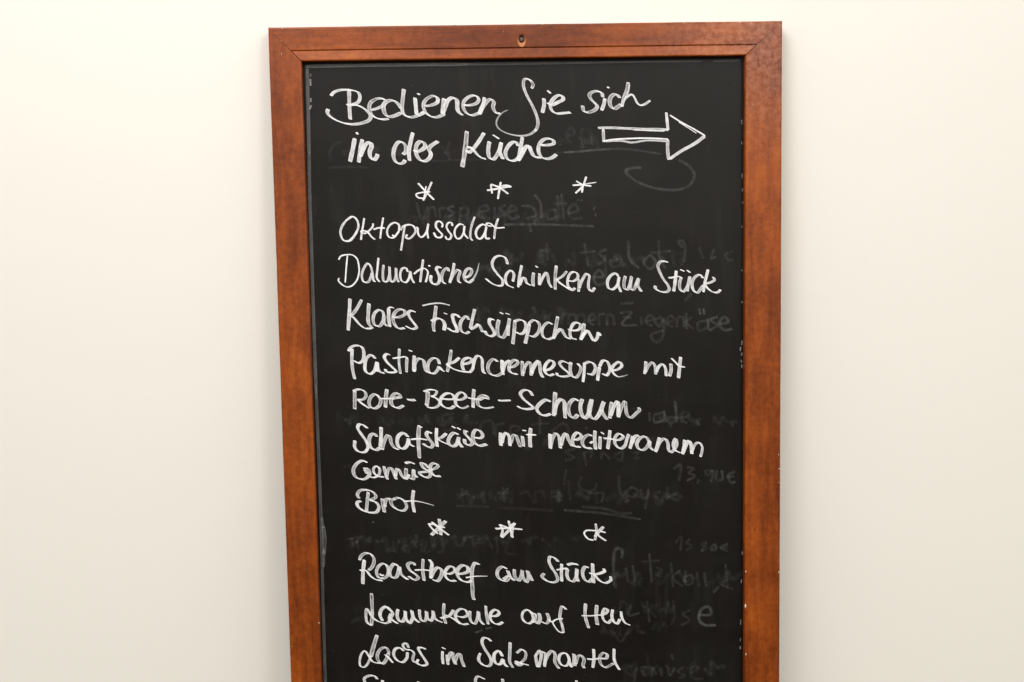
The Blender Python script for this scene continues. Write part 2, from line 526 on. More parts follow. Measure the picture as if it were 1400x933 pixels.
WRITING = [
 ('chalk_word', 'white chalk word reading Bedienen', """
3.59;1.47;1;0;-2308,-779,-2277,-743,-2216,-718,-2130,-712,-2044,-722,-1985,-747,-1968,-799,-1988,-854,-2049,-883,-2122,-892
3.59;1.47;1;0;-2122,-892,-2032,-887,-1955,-914,-1888,-962,-1848,-1018,-1865,-1064,-1935,-1097,-2047,-1114,-2142,-1104,-2248,-1067,-2328,-1015,-2357,-968,-2344,-934
3.59;1.47;1;0;-2093,-721,-2095,-857,-2094,-959,-2089,-1057
3.59;1.47;1;0;-1836,-952,-1758,-930,-1688,-890,-1668,-850,-1695,-824,-1755,-819,-1825,-848,-1859,-894,-1858,-954,-1829,-1014,-1770,-1049,-1702,-1062,-1639,-1055
3.59;1.47;1;0;-1493,-989,-1563,-1022,-1632,-1033,-1674,-1007,-1694,-948,-1688,-888,-1644,-851,-1584,-844,-1533,-873,-1487,-942
3.59;1.47;1;0;-1450,-715,-1465,-823,-1476,-934,-1467,-993,-1425,-1030,-1365,-1042,-1287,-1021,-1217,-993
3.59;1.47;1;0;-1321,-817,-1315,-910,-1308,-1013
2.34;1.47;1;0;-1294,-766,-1262,-784
3.59;1.47;1;0;-1287,-1026,-1252,-1005,-1221,-980
3.59;1.47;1;0;-1207,-914,-1129,-905,-1060,-871,-1054,-829,-1092,-799,-1136,-804,-1197,-844,-1225,-895,-1221,-946,-1192,-997,-1132,-1039,-1072,-1046,-1011,-1025,-981,-1009
3.59;1.47;1;0;-979,-830,-993,-915,-1002,-1008
3.59;1.47;1;0;-1002,-1008,-966,-915,-930,-848,-878,-821,-831,-849,-826,-909,-822,-968,-795,-1007,-759,-1027
3.59;1.47;1;0;-750,-910,-664,-911,-594,-886,-572,-844,-593,-810,-636,-799,-705,-825,-754,-884,-751,-952,-717,-1004,-658,-1030,-606,-1018,-566,-1002
3.59;1.47;1;0;-503,-824,-517,-896,-548,-964,-571,-1019
3.59;1.47;1;0;-567,-1016,-526,-939,-473,-871,-430,-845,-394,-881,-405,-932,-389,-983,-355,-1013,-320,-1010"""),
 ('chalk_word', 'white chalk word reading Sie', """
2.34;1.47;1;0;56,-727,72,-683,49,-641,6,-615,-29,-621,-43,-673,-27,-750,11,-835,53,-913,95,-1007,120,-1093,120,-1161,92,-1220
1.87;1.47;0.75;1;93,-1216,30,-1260,-65,-1278,-160,-1268,-255,-1241,-332,-1197,-368,-1145,-361,-1086,-321,-1027,-277,-993,-233,-975
3.59;1.47;1;0;197,-845,198,-923,177,-1012
1.56;1.47;1;0;241,-754,278,-788
3.59;1.47;1;0;239,-896,286,-923,365,-891,426,-858,413,-820,374,-811,322,-840,278,-899,273,-941,294,-993,346,-1023,424,-1020,510,-1013"""),
 ('chalk_word', 'white chalk word reading sich', """
3.59;1.47;1;0;894,-841,885,-796,834,-770,773,-778,736,-811,755,-863,798,-906,828,-945,805,-983,753,-1008,701,-1015,667,-998,654,-936
2.81;1.47;1;0;919,-855,906,-925,879,-994
1.56;1.47;1;0;947,-721,972,-736
3.59;1.47;1;0;1095,-852,1067,-816,1024,-811,984,-849,975,-908,996,-960,1031,-977,1075,-953,1110,-927
2.81;1.47;1;0;1198,-673,1180,-758,1145,-851,1118,-953
1.87;1.47;1;0;1118,-949,1153,-868,1197,-831,1241,-814,1271,-853,1301,-913,1335,-941,1387,-931,1455,-888
0.78;1.47;0.7;0;1211,-699,1197,-775,1184,-818"""),
 ('chalk_word', 'white chalk word reading in', """
3.74;1.47;1;0;-2043,-1279,-2068,-1394,-2107,-1549
1.56;1.47;1;0;-2020,-1207,-2006,-1234
3.74;1.47;1;0;-1953,-1293,-1983,-1412,-2004,-1561
3.74;1.47;1;0;-1985,-1489,-1943,-1396,-1899,-1336,-1860,-1330,-1848,-1371,-1871,-1439,-1864,-1499,-1826,-1534,-1791,-1500,-1780,-1465"""),
 ('chalk_word', 'white chalk word reading der', """
3.74;1.47;1;0;-1479,-1475,-1448,-1446,-1447,-1377,-1484,-1330,-1528,-1329,-1572,-1384,-1594,-1478,-1576,-1547,-1534,-1581,-1482,-1574,-1455,-1540
3.74;1.47;1;0;-1357,-1221,-1390,-1344,-1410,-1446,-1404,-1549
3.74;1.47;1;0;-1357,-1426,-1314,-1443,-1254,-1423,-1214,-1381,-1234,-1338,-1268,-1324,-1313,-1362,-1327,-1439,-1307,-1508,-1265,-1551,-1213,-1554,-1165,-1518,-1151,-1467,-1174,-1416,-1149,-1382,-1105,-1352,-1063,-1327"""),
 ('chalk_word', 'white chalk word reading Küche', """
3.74;1.47;1;0;-719,-1215,-737,-1376,-760,-1522,-782,-1632
3.74;1.47;1;0;-517,-1237,-583,-1339,-654,-1426,-705,-1466,-724,-1436
3.12;1.47;1;0;-718,-1410,-693,-1398,-654,-1426,-596,-1495,-547,-1530,-500,-1541
3.74;1.47;1;0;-455,-1339,-471,-1438,-458,-1527,-414,-1549,-369,-1499,-332,-1421,-316,-1352
3.74;1.47;1;0;-314,-1352,-333,-1460,-298,-1547
1.56;1.47;1;0;-414,-1261,-375,-1285,-340,-1311
3.74;1.47;1;0;-119,-1396,-138,-1350,-178,-1350,-238,-1403,-269,-1480,-241,-1550,-181,-1570,-132,-1551,-91,-1503
3.74;1.47;1;0;-63,-1293,-90,-1434,-117,-1571
3.74;1.47;1;0;-112,-1561,-71,-1483,-20,-1406,10,-1396,38,-1465,77,-1525,147,-1536
3.74;1.47;1;0;149,-1389,238,-1390,308,-1371,298,-1332,239,-1314,179,-1330,129,-1398,128,-1477,166,-1536,226,-1552,286,-1538,336,-1501"""),
 ('chalk_arrow', 'outlined chalk arrow pointing right', """
1.25;2.38;1;0;836,-1198,1001,-1199,1292,-1216,1584,-1226,1665,-1233
0;1.68;0.85;0;1257,-1227,1420,-1236,1624,-1247
1.25;2.38;1;0;896,-1214,901,-1363
0;2.1;1;0;889,-1356,1000,-1338,1233,-1328,1420,-1327,1665,-1342
0;2.1;0.7;0;907,-1356,1116,-1355,1233,-1375,1420,-1353,1647,-1367
1.25;2.8;1;0;1646,-1030,1656,-1135,1665,-1237
1.25;2.8;1;0;1663,-1348,1659,-1446,1670,-1584
1.25;1.68;1;0;1689,-1061,1817,-1143,1969,-1226,2107,-1309
0;1.12;0.9;0;1794,-1143,1887,-1202,2004,-1278
1.25;2.8;1;0;2103,-1312,1992,-1393,1816,-1488,1687,-1573"""),
 ('chalk_star', None, """
0.94;1.82;1;0;-1309,-1814,-1218,-1917,-1126,-2012
0.94;1.82;1;0;-1147,-1803,-1201,-1917,-1254,-2018
0;1.82;1;0;-1216,-1850,-1232,-1934,-1250,-2010
0;1.82;1;0;-1170,-1918,-1269,-1925,-1337,-1946,-1313,-1983,-1250,-1994"""),
 ('chalk_star', None, """
0.94;1.82;1;0;-329,-1816,-348,-1914,-367,-2015
0.94;1.82;1;0;-493,-1912,-399,-1899,-262,-1876,-210,-1872,-261,-1856,-364,-1876
0.94;1.82;1;0;-449,-1841,-364,-1871,-297,-1915,-243,-1958
0.94;1.82;1;0;-449,-1845,-434,-1950"""),
 ('chalk_star', None, """
0.94;1.82;1;0;689,-1769,645,-1878,558,-1962
0.94;1.82;1;0;525,-1868,645,-1862
0;1.05;1;0;645,-1858,808,-1837
0.94;1.82;1;0;568,-1818,645,-1862,747,-1880
0.94;1.82;1;0;648,-1862,635,-1955"""),
 ('chalk_word', 'white chalk word reading Oktopussalat', """
1.17;1.54;1;0;-2113,-2199,-2175,-2243,-2230,-2320,-2245,-2388,-2217,-2467,-2183,-2485,-2130,-2477,-2067,-2400,-2030,-2314,-2045,-2236,-2087,-2197,-2126,-2202
0;2.1;0.9;0;-2045,-2374,-2103,-2443,-2152,-2481,-2191,-2483
1.17;1.54;1;0;-1958,-2216,-1973,-2298,-1993,-2393,-2004,-2472
1.17;1.54;1;0;-1854,-2281,-1861,-2317,-1910,-2368,-1963,-2397,-2001,-2373,-1962,-2365,-1919,-2385,-1877,-2438,-1837,-2471
1.17;1.54;1;0;-1732,-2213,-1757,-2336,-1775,-2461
1.17;1.54;1;0;-1853,-2352,-1796,-2335,-1717,-2337
1.17;1.54;1;0;-1550,-2374,-1548,-2305,-1586,-2276,-1639,-2290,-1684,-2346,-1690,-2406,-1661,-2450,-1617,-2451,-1573,-2408,-1550,-2374
0;2.1;1;0;-1632,-2420,-1599,-2438,-1568,-2395
1.17;1.54;1;0;-1479,-2314,-1504,-2453,-1532,-2607
1.17;1.54;1;0;-1532,-2366,-1501,-2323,-1422,-2302,-1371,-2325,-1354,-2377,-1382,-2429,-1435,-2467,-1469,-2455,-1455,-2417
1.17;1.54;1;0;-1345,-2332,-1328,-2343,-1325,-2404,-1295,-2452,-1260,-2439,-1220,-2379,-1200,-2297,-1214,-2397,-1204,-2468
1.17;1.54;1;0;-1039,-2341,-1031,-2304,-1061,-2269,-1100,-2277,-1110,-2329,-1076,-2382,-1038,-2426,-1052,-2456,-1104,-2455,-1138,-2400
1.17;1.54;1;0;-914,-2325,-922,-2289,-961,-2288,-984,-2331,-963,-2384,-929,-2436,-948,-2479,-983,-2479,-1001,-2444
1.17;1.54;1;0;-779,-2317,-822,-2304,-875,-2350,-890,-2419,-861,-2476,-826,-2473,-781,-2404,-770,-2326,-777,-2413,-730,-2479
1.17;1.54;1;0;-646,-2222,-683,-2319,-702,-2414,-699,-2475,-676,-2503
1.17;1.54;1;0;-511,-2330,-552,-2312,-614,-2355,-637,-2424,-608,-2481,-573,-2477,-528,-2408,-509,-2339,-524,-2425,-512,-2482,-470,-2478
1.17;1.54;1;0;-368,-2246,-400,-2341,-420,-2486
1.17;1.33;1;0;-448,-2336,-492,-2326,-510,-2304,-465,-2301,-431,-2332,-396,-2356,-293,-2353"""),
 ('chalk_word', 'white chalk word reading Dalmatische', """
0.62;1.33;1;0;-2276,-2704,-2249,-2662,-2179,-2645,-2109,-2651,-2058,-2695,-2039,-2774,-2037,-2852,-2066,-2948,-2129,-3016,-2190,-3028,-2258,-2988,-2288,-2944,-2274,-2922
0.47;1.33;1;0;-2170,-2654,-2187,-2789,-2206,-2976
1.56;1.33;1;0;-1889,-2868,-1899,-2916,-1936,-2976,-1988,-2968,-2005,-2888,-1974,-2801,-1930,-2752,-1896,-2794,-1877,-2881,-1866,-2960,-1844,-2973
1.72;1.33;1;0;-1802,-2689,-1818,-2821,-1828,-2925,-1796,-2977
2.03;1.33;1;0;-1743,-2774,-1755,-2883,-1744,-2971,-1709,-2971,-1676,-2885,-1674,-2796,-1672,-2893,-1657,-2976,-1622,-2964,-1598,-2886,-1596,-2814,-1594,-2912,-1570,-2982
1.87;1.33;1;0;-1458,-2862,-1478,-2814,-1522,-2822,-1548,-2887,-1534,-2965,-1483,-2986,-1442,-2932,-1427,-2858,-1416,-2933,-1385,-2996
1.72;1.33;1;0;-1271,-2719,-1292,-2848,-1312,-2987
1.4;1.33;1;0;-1384,-2888,-1331,-2847,-1261,-2824,-1220,-2858,-1228,-2927,-1247,-2988
1.17;1.33;1;0;-1212,-2795,-1186,-2793
2.5;1.33;1;0;-1056,-2824,-1094,-2807,-1117,-2833,-1096,-2886,-1080,-2956,-1103,-3008,-1152,-3014,-1186,-2972,-1180,-2906
2.5;1.33;1;0;-969,-2862,-981,-2822,-1026,-2852,-1053,-2913,-1046,-2983,-1010,-3014
2.5;1.33;1;0;-902,-2767,-921,-2871,-961,-3002
2.5;1.33;1;0;-959,-2984,-913,-2898,-860,-2846,-834,-2864,-857,-2942,-854,-2986,-824,-3006
2.5;1.33;1;0;-783,-2944,-721,-2918,-694,-2867,-711,-2831,-755,-2848,-787,-2917,-775,-2970,-732,-3001,-678,-2963
1.25;1.33;0.7;1;-683,-2967,-633,-2876,-605,-2770"""),
 ('chalk_word', 'white chalk word reading Schinken', """
2.5;1.33;1;0;-264,-2791,-289,-2716,-350,-2689,-411,-2706,-447,-2766,-440,-2827,-380,-2916,-329,-2978,-334,-3039,-374,-3047,-452,-3019,-530,-2957
2.5;1.33;1;0;-205,-2999,-192,-2910,-222,-2866,-266,-2891,-293,-2952,-277,-3031,-195,-3075
2.5;1.33;1;0;-97,-2807,-122,-2929,-142,-3068
2.5;1.33;1;0;-124,-3043,-83,-2956,-61,-2956,-40,-3018,12,-3049
2.5;1.33;1;0;45,-2897,35,-2984,38,-3058
1.56;1.33;1;0;68,-2817,98,-2838
2.5;1.33;1;0;115,-2907,114,-2985,113,-3047
2.5;1.33;1;0;117,-3038,162,-2942,198,-2899,215,-2943,227,-3022,259,-3080
2.5;1.33;1;0;318,-2818,303,-2954,301,-3103
2.5;1.33;1;0;444,-2886,390,-2946,329,-2982
2.5;1.33;1;0;311,-2976,363,-3029,433,-3077,502,-3115,540,-3089
2.5;1.33;1;0;456,-3000,521,-3006,574,-2967,566,-2914,523,-2896,478,-2922,451,-3000,459,-3070,503,-3102
2.5;1.33;1;0;587,-2985,587,-3055,581,-3134
2.5;1.33;1;0;591,-3090,627,-2994,680,-2921,711,-2943,701,-3031,705,-3101,740,-3132,777,-3089"""),
 ('chalk_word', 'white chalk word reading am', """
2.5;1.33;1;0;1058,-2958,1032,-2922,970,-2948,930,-3017,942,-3096,986,-3115,1048,-3063,1071,-2963,1057,-3046,1090,-3147
2.5;1.33;1;0;1146,-2955,1127,-3038,1136,-3108,1171,-3118,1202,-3048,1220,-2965,1207,-3048,1215,-3119,1246,-3119,1277,-3049,1304,-2989,1294,-3067,1336,-3145"""),
 ('chalk_word', 'white chalk word reading Stück', """
2.81;1.33;1;0;1661,-2802,1622,-2788,1569,-2792,1538,-2835,1559,-2914,1603,-3002,1656,-3074,1673,-3127,1646,-3153,1593,-3156,1532,-3133,1501,-3102,1510,-3082
2.5;1.33;1;0;1758,-2904,1744,-3031,1726,-3150
2.5;1.33;1;0;1665,-2988,1718,-2983,1771,-2970,1815,-2982
2.5;1.33;1;0;1819,-2980,1797,-3050,1805,-3129,1840,-3156,1885,-3104,1920,-3026,1920,-2977,1902,-3060,1889,-3152
1.56;1.33;1;0;1804,-2890,1857,-2912
1.56;1.33;1;0;1884,-2898,1927,-2929
2.5;1.33;1;0;2079,-2998,2044,-2957,1982,-2983,1947,-3061,1964,-3141,2008,-3172,2052,-3125,2083,-3085
2.5;1.33;1;0;2141,-2896,2105,-3038,2083,-3165
2.5;1.33;1;0;2198,-2986,2218,-3018,2176,-3048,2105,-3066
2.5;1.33;1;0;2097,-3064,2141,-3126,2202,-3167,2255,-3172,2292,-3139"""),
 ('chalk_word', 'white chalk word reading Klares', """
3.28;1.26;1;0;-2155,-3169,-2169,-3357,-2188,-3549
3.28;1.26;1;0;-2016,-3184,-2075,-3288,-2139,-3368
3.28;1.26;1;0;-2187,-3355,-2122,-3393,-2055,-3473,-1986,-3527,-1908,-3530
3.28;1.26;1;0;-1930,-3230,-1942,-3361,-1941,-3466,-1897,-3530
3.28;1.26;1;0;-1755,-3390,-1771,-3329,-1814,-3310,-1868,-3353,-1886,-3432,-1863,-3494,-1811,-3504,-1765,-3443,-1755,-3382,-1757,-3461,-1722,-3507
3.59;1.26;1;0;-1696,-3299,-1699,-3409,-1688,-3515
1.25;1.26;1;0;-1709,-3304,-1682,-3282,-1632,-3289
3.28;1.26;1;0;-1650,-3401,-1563,-3398,-1501,-3360,-1517,-3316,-1578,-3310,-1632,-3358,-1647,-3428,-1618,-3507,-1575,-3539,-1512,-3531
3.28;1.26;1;0;-1376,-3346,-1421,-3326,-1461,-3343,-1449,-3405,-1399,-3476,-1369,-3529,-1418,-3546,-1500,-3508"""),
 ('chalk_word', 'white chalk word reading Fischsüppchen', """
1.4;1.26;0.8;0;-1293,-3269,-1183,-3247,-1078,-3243,-965,-3269
3.28;1.26;1;0;-1131,-3274,-1147,-3401,-1167,-3507,-1160,-3581
3.28;1.26;1;0;-1188,-3458,-1117,-3424,-1056,-3447,-1031,-3500,-1041,-3569
1.87;1.26;1;0;-1039,-3361,-998,-3376
3.28;1.26;1;0;-850,-3420,-888,-3384,-932,-3388,-925,-3458,-892,-3538,-884,-3582,-936,-3581,-999,-3540
3.28;1.26;1;0;-741,-3448,-766,-3404,-820,-3443,-847,-3512,-831,-3583,-779,-3611,-739,-3589
3.28;1.26;1;0;-668,-3322,-697,-3436,-725,-3550
3.28;1.26;1;0;-721,-3563,-663,-3533,-628,-3503,-602,-3543,-579,-3598
3.28;1.26;1;0;-434,-3454,-486,-3444,-496,-3492,-453,-3572,-437,-3626,-481,-3651,-533,-3624,-550,-3584
3.28;1.26;1;0;-381,-3455,-400,-3547,-393,-3635,-341,-3672,-296,-3611,-264,-3523
3.28;1.26;1;0;-253,-3440,-268,-3541,-274,-3646
1.56;1.26;1;0;-369,-3365,-325,-3386
1.87;1.26;1;0;-301,-3377,-250,-3393
3.28;1.26;1;0;-188,-3463,-199,-3595,-219,-3749
3.28;1.26;1;0;-197,-3480,-135,-3459,-74,-3482,-57,-3544,-85,-3614,-129,-3631,-177,-3604
3.28;1.26;1;0;-17,-3510,-41,-3633,-69,-3745
3.28;1.26;1;0;-22,-3505,32,-3467,84,-3485,110,-3548,82,-3626,29,-3665,-19,-3649
3.28;1.26;1;0;262,-3522,216,-3497,163,-3531,135,-3601,152,-3672,213,-3699,266,-3678
3.28;1.26;1;0;327,-3428,303,-3551,271,-3696
3.28;1.26;1;0;271,-3687,320,-3613,365,-3579,391,-3623,434,-3686,478,-3697
3.28;1.26;1;0;448,-3585,505,-3599,576,-3591,603,-3539,568,-3507,524,-3511,488,-3563,472,-3625,487,-3687,553,-3708
3.28;1.26;1;0;643,-3518,629,-3610,601,-3715
3.28;1.26;1;0;601,-3708,646,-3637,682,-3602,716,-3656,760,-3729,795,-3701,818,-3631,834,-3669"""),
 ('chalk_word', 'white chalk word reading Pastinakencremesuppe', """
3.12;1.26;1;0;-2191,-3800,-2159,-3752,-2088,-3732,-2028,-3755,-2008,-3826,-2028,-3922,-2077,-3944,-2133,-3912
2.65;1.26;1;0;-2146,-3770,-2154,-3885,-2149,-4017,-2126,-4137
3.12;1.26;1;0;-1874,-3894,-1916,-3850,-1970,-3879,-1999,-3967,-1992,-4047,-1940,-4079,-1887,-4040,-1853,-3943,-1842,-4023,-1808,-4064,-1769,-4069
3.9;1.26;1;0;-1853,-3935,-1854,-3988,-1861,-4049
3.12;1.26;1;0;-1693,-3854,-1732,-3840,-1764,-3874,-1735,-3937,-1675,-4000,-1628,-4054,-1685,-4066,-1747,-4053,-1754,-4023
2.65;1.26;1;0;-1581,-3781,-1590,-3940,-1576,-4083
1.56;1.26;1;0;-1665,-3896,-1584,-3887,-1514,-3879,-1486,-3893
2.65;1.26;1;0;-1492,-3893,-1499,-3977,-1501,-4065
1.72;1.26;1;0;-1470,-3801,-1426,-3815
3.12;1.26;1;0;-1404,-3868,-1411,-3970,-1413,-4062
3.12;1.26;1;0;-1404,-4049,-1392,-3943,-1348,-3904,-1295,-3928,-1284,-4007,-1263,-4061,-1211,-4088
3.12;1.26;1;0;-1103,-3975,-1128,-3913,-1181,-3903,-1235,-3955,-1245,-4026,-1220,-4079,-1167,-4085,-1122,-4033,-1113,-4006,-1074,-4047
2.34;1.26;1;0;-1113,-4011,-1091,-4038,-1048,-4067
3.12;1.26;1;0;-959,-3806,-984,-3951,-1013,-4070
3.12;1.26;1;0;-864,-3902,-927,-3952,-1015,-3979
2.34;1.26;1;0;-1020,-3981,-946,-4032,-859,-4064,-745,-4080
3.12;1.26;1;0;-831,-3981,-769,-3973,-716,-3947,-724,-3912,-768,-3907,-821,-3937,-831,-3998,-815,-4056
3.12;1.26;1;0;-745,-4084,-709,-4045,-689,-3957,-662,-3895,-626,-3883,-592,-3923,-589,-4021,-577,-4083,-549,-4103
3.12;1.26;1;0;-406,-3960,-451,-3926,-505,-3969,-524,-4040,-498,-4102,-428,-4130,-375,-4113,-339,-4079
3.12;1.26;1;0;-350,-3941,-352,-4034,-340,-4119
3.12;1.26;1;0;-344,-4079,-311,-3982,-256,-3947
3.12;1.26;1;0;-277,-4035,-206,-4019,-161,-3976,-178,-3944,-222,-3952,-268,-4018,-260,-4080,-216,-4108,-168,-4113
3.12;1.26;1;0;-108,-3959,-109,-4048,-106,-4136
3.12;1.26;1;0;-101,-4110,-64,-4004,-20,-3969,-3,-4041,-5,-4134
3.12;1.26;1;0;4,-4112,32,-4015,79,-3961
3.12;1.26;1;0;0,-4094,41,-4015,86,-3958,103,-4016,111,-4105,138,-4161
3.12;1.26;1;0;155,-4079,235,-4054,275,-4002,263,-3966,227,-3956,183,-3991,157,-4061,172,-4106,216,-4138,271,-4121
3.12;1.26;1;0;483,-4010,430,-3987,377,-3968,342,-3990,376,-4048,438,-4102,464,-4138,384,-4155,313,-4136,309,-4109
3.12;1.26;1;0;479,-3983,469,-4067,490,-4148,534,-4171,579,-4123,597,-4052,561,-4000
3.12;1.26;1;0;642,-3995,636,-4115,622,-4226
3.12;1.26;1;0;633,-4008,704,-3983,757,-4011,774,-4064,738,-4135,674,-4126
3.12;1.26;1;0;823,-4048,809,-4127,799,-4212
3.12;1.26;1;0;823,-4043,863,-3973,908,-3974,942,-4032,942,-4103,906,-4151,857,-4126
3.12;1.26;1;0;960,-4095,1048,-4079,1093,-4035,1067,-3990,1022,-4007,969,-4077,1003,-4140,1047,-4172
1.56;1.26;0.7;1;1047,-4172,1110,-4164,1165,-4147"""),
 ('chalk_word', 'white chalk word reading mit', """
3.12;1.26;1;0;1386,-3992,1381,-4067,1367,-4142
3.12;1.26;1;0;1376,-4120,1421,-4041,1465,-4002,1496,-4052,1504,-4150
3.12;1.26;1;0;1509,-4123,1545,-4052,1589,-4027,1620,-4072,1631,-4174
3.12;1.26;1;0;1687,-4024,1691,-4100,1668,-4175
2.03;1.26;1;0;1694,-3956,1749,-4012,1793,-4057,1858,-4066
3.12;1.26;1;0;1807,-3944,1793,-4066,1779,-4199"""),
 ('chalk_word', 'white chalk word reading Rote-Beete-Schaum', """
3.43;1.33;1;0;-2131,-4284,-2134,-4399,-2137,-4501
2.65;1.33;1;0;-2148,-4283,-2086,-4262,-2016,-4286,-1996,-4339,-2028,-4383,-2098,-4389
2.65;1.33;1;0;-2098,-4386,-2047,-4436,-1961,-4496
3.43;1.33;1;0;-1843,-4356,-1886,-4324,-1939,-4358,-1963,-4429,-1943,-4483,-1890,-4497,-1836,-4458,-1822,-4396,-1851,-4347
3.43;1.33;1;0;-1743,-4269,-1759,-4371,-1767,-4488
1.56;1.33;1;0;-1826,-4380,-1738,-4382,-1658,-4382
3.43;1.33;1;0;-1694,-4385,-1632,-4373,-1583,-4365,-1613,-4320,-1657,-4328,-1694,-4381,-1687,-4461,-1617,-4498,-1548,-4468
3.43;1.82;1;0;-1505,-4395,-1457,-4405,-1404,-4403
3.74;1.33;1;0;-1251,-4301,-1258,-4398,-1269,-4474
2.34;1.33;1;0;-1304,-4304,-1225,-4283,-1146,-4303,-1173,-4356,-1218,-4365
2.34;1.33;1;0;-1218,-4365,-1148,-4392,-1109,-4446,-1159,-4498,-1247,-4498,-1283,-4451
3.43;1.33;1;0;-1095,-4393,-1007,-4405,-936,-4396,-962,-4342,-1023,-4332,-1086,-4375,-1105,-4446,-1053,-4500,-983,-4515,-934,-4485
3.43;1.33;1;0;-919,-4414,-839,-4407,-795,-4372,-838,-4322,-891,-4343,-923,-4414,-911,-4476,-851,-4518
1.87;1.33;0.75;0;-851,-4518,-806,-4510,-766,-4488
3.43;1.33;1;0;-696,-4289,-707,-4400,-711,-4512
1.56;1.33;1;0;-773,-4390,-707,-4405,-628,-4411
3.43;1.33;1;0;-637,-4420,-583,-4394,-530,-4406,-547,-4372,-600,-4367,-654,-4419,-647,-4482,-594,-4518
1.56;1.33;0.75;0;-594,-4518,-532,-4520,-460,-4508
1.17;1.75;1;0;-407,-4429,-363,-4434,-255,-4432
3.12;1.33;1;0;11,-4381,-25,-4325,-87,-4310,-136,-4349,-106,-4412,-36,-4476,16,-4526,-46,-4543,-126,-4532,-177,-4502
3.43;1.82;1;0;227,-4459,175,-4434,108,-4471,59,-4537,96,-4604,153,-4625,227,-4607
3.43;1.82;1;0;285,-4345,274,-4483,262,-4632
3.43;1.33;1;0;272,-4617,297,-4493,355,-4428,393,-4467,396,-4562,401,-4663
3.43;1.68;1;0;568,-4456,516,-4431,459,-4478,439,-4563,466,-4640,514,-4661,554,-4621
3.43;1.68;1;0;611,-4433,587,-4518,600,-4614,637,-4668,685,-4616,725,-4440,691,-4559,704,-4645,756,-4680,809,-4628,872,-4471,843,-4571,908,-4690
3.43;1.68;1;0;967,-4478,952,-4583,942,-4674
3.43;1.54;1;0;952,-4641,1000,-4517,1039,-4470,1048,-4527,1047,-4664
3.43;1.54;1;0;1052,-4643,1091,-4528,1129,-4472,1138,-4548,1152,-4635,1194,-4674,1266,-4618,1304,-4582,1295,-4550"""),
 ('chalk_word', 'white chalk word reading Schafskäse', """
3.35;1.4;1;0;-1992,-4738,-2037,-4699,-2089,-4689,-2108,-4729,-2066,-4810,-2007,-4901,-1992,-4973,-2028,-5026,-2099,-5024,-2150,-4969,-2146,-4885
3.35;1.4;1;0;-1882,-4843,-1908,-4805,-1952,-4821,-1976,-4893,-1956,-4973,-1895,-5006,-1842,-4976
3.35;1.4;1;0;-1826,-4728,-1829,-4851,-1841,-4967
3.35;1.4;1;0;-1820,-5003,-1796,-4914,-1749,-4826,-1723,-4844,-1708,-4925,-1665,-4988,-1617,-5003
3.35;1.4;1;0;-1503,-4853,-1555,-4803,-1617,-4837,-1637,-4917,-1612,-4981,-1559,-4995,-1514,-4947,-1499,-4875,-1492,-4934,-1433,-4974
3.35;1.4;1;0;-1367,-4715,-1380,-4878,-1372,-5116
2.34;1.4;1;0;-1363,-4726,-1331,-4743
1.25;1.4;1;0;-1470,-4885,-1371,-4878,-1272,-4894
3.35;1.4;1;0;-1213,-4817,-1263,-4795,-1281,-4826,-1247,-4890,-1205,-4953,-1232,-4988,-1285,-4969,-1324,-4937
3.35;1.4;1;0;-1156,-4753,-1163,-4864,-1154,-4981
3.35;1.4;1;0;-1041,-4820,-1097,-4866,-1150,-4888
1.87;1.4;1;0;-1150,-4887,-1098,-4920,-1006,-4959
3.35;1.4;1;0;-893,-4839,-945,-4815,-999,-4859,-1018,-4930,-975,-4980,-922,-4959,-891,-4870,-894,-4924,-853,-4994
1.56;1.4;1;0;-974,-4732,-928,-4758
1.56;1.4;1;0;-910,-4751,-867,-4779
3.35;1.4;1;0;-786,-4808,-812,-4791,-813,-4827,-761,-4891,-726,-4945,-762,-4971,-815,-4945,-823,-4894
3.35;1.4;1;0;-707,-4876,-628,-4884,-601,-4858,-635,-4795,-688,-4785,-720,-4847,-708,-4928,-647,-4978,-554,-4962"""),
 ('chalk_word', 'white chalk word reading mit', """
3.35;1.4;1;0;-383,-4825,-385,-4907,-382,-4984
3.35;1.4;1;0;-372,-4952,-344,-4854,-317,-4828,-282,-4873,-273,-4989
3.35;1.4;1;0;-266,-4955,-229,-4857,-202,-4857,-176,-4921,-149,-5004
3.35;1.4;1;0;-122,-4872,-108,-4998
1.25;1.4;1;0;-121,-4801,-73,-4806
3.35;1.4;1;0;-19,-4776,-30,-4888,-27,-5009
1.56;1.4;1;0;-76,-4855,46,-4860"""),
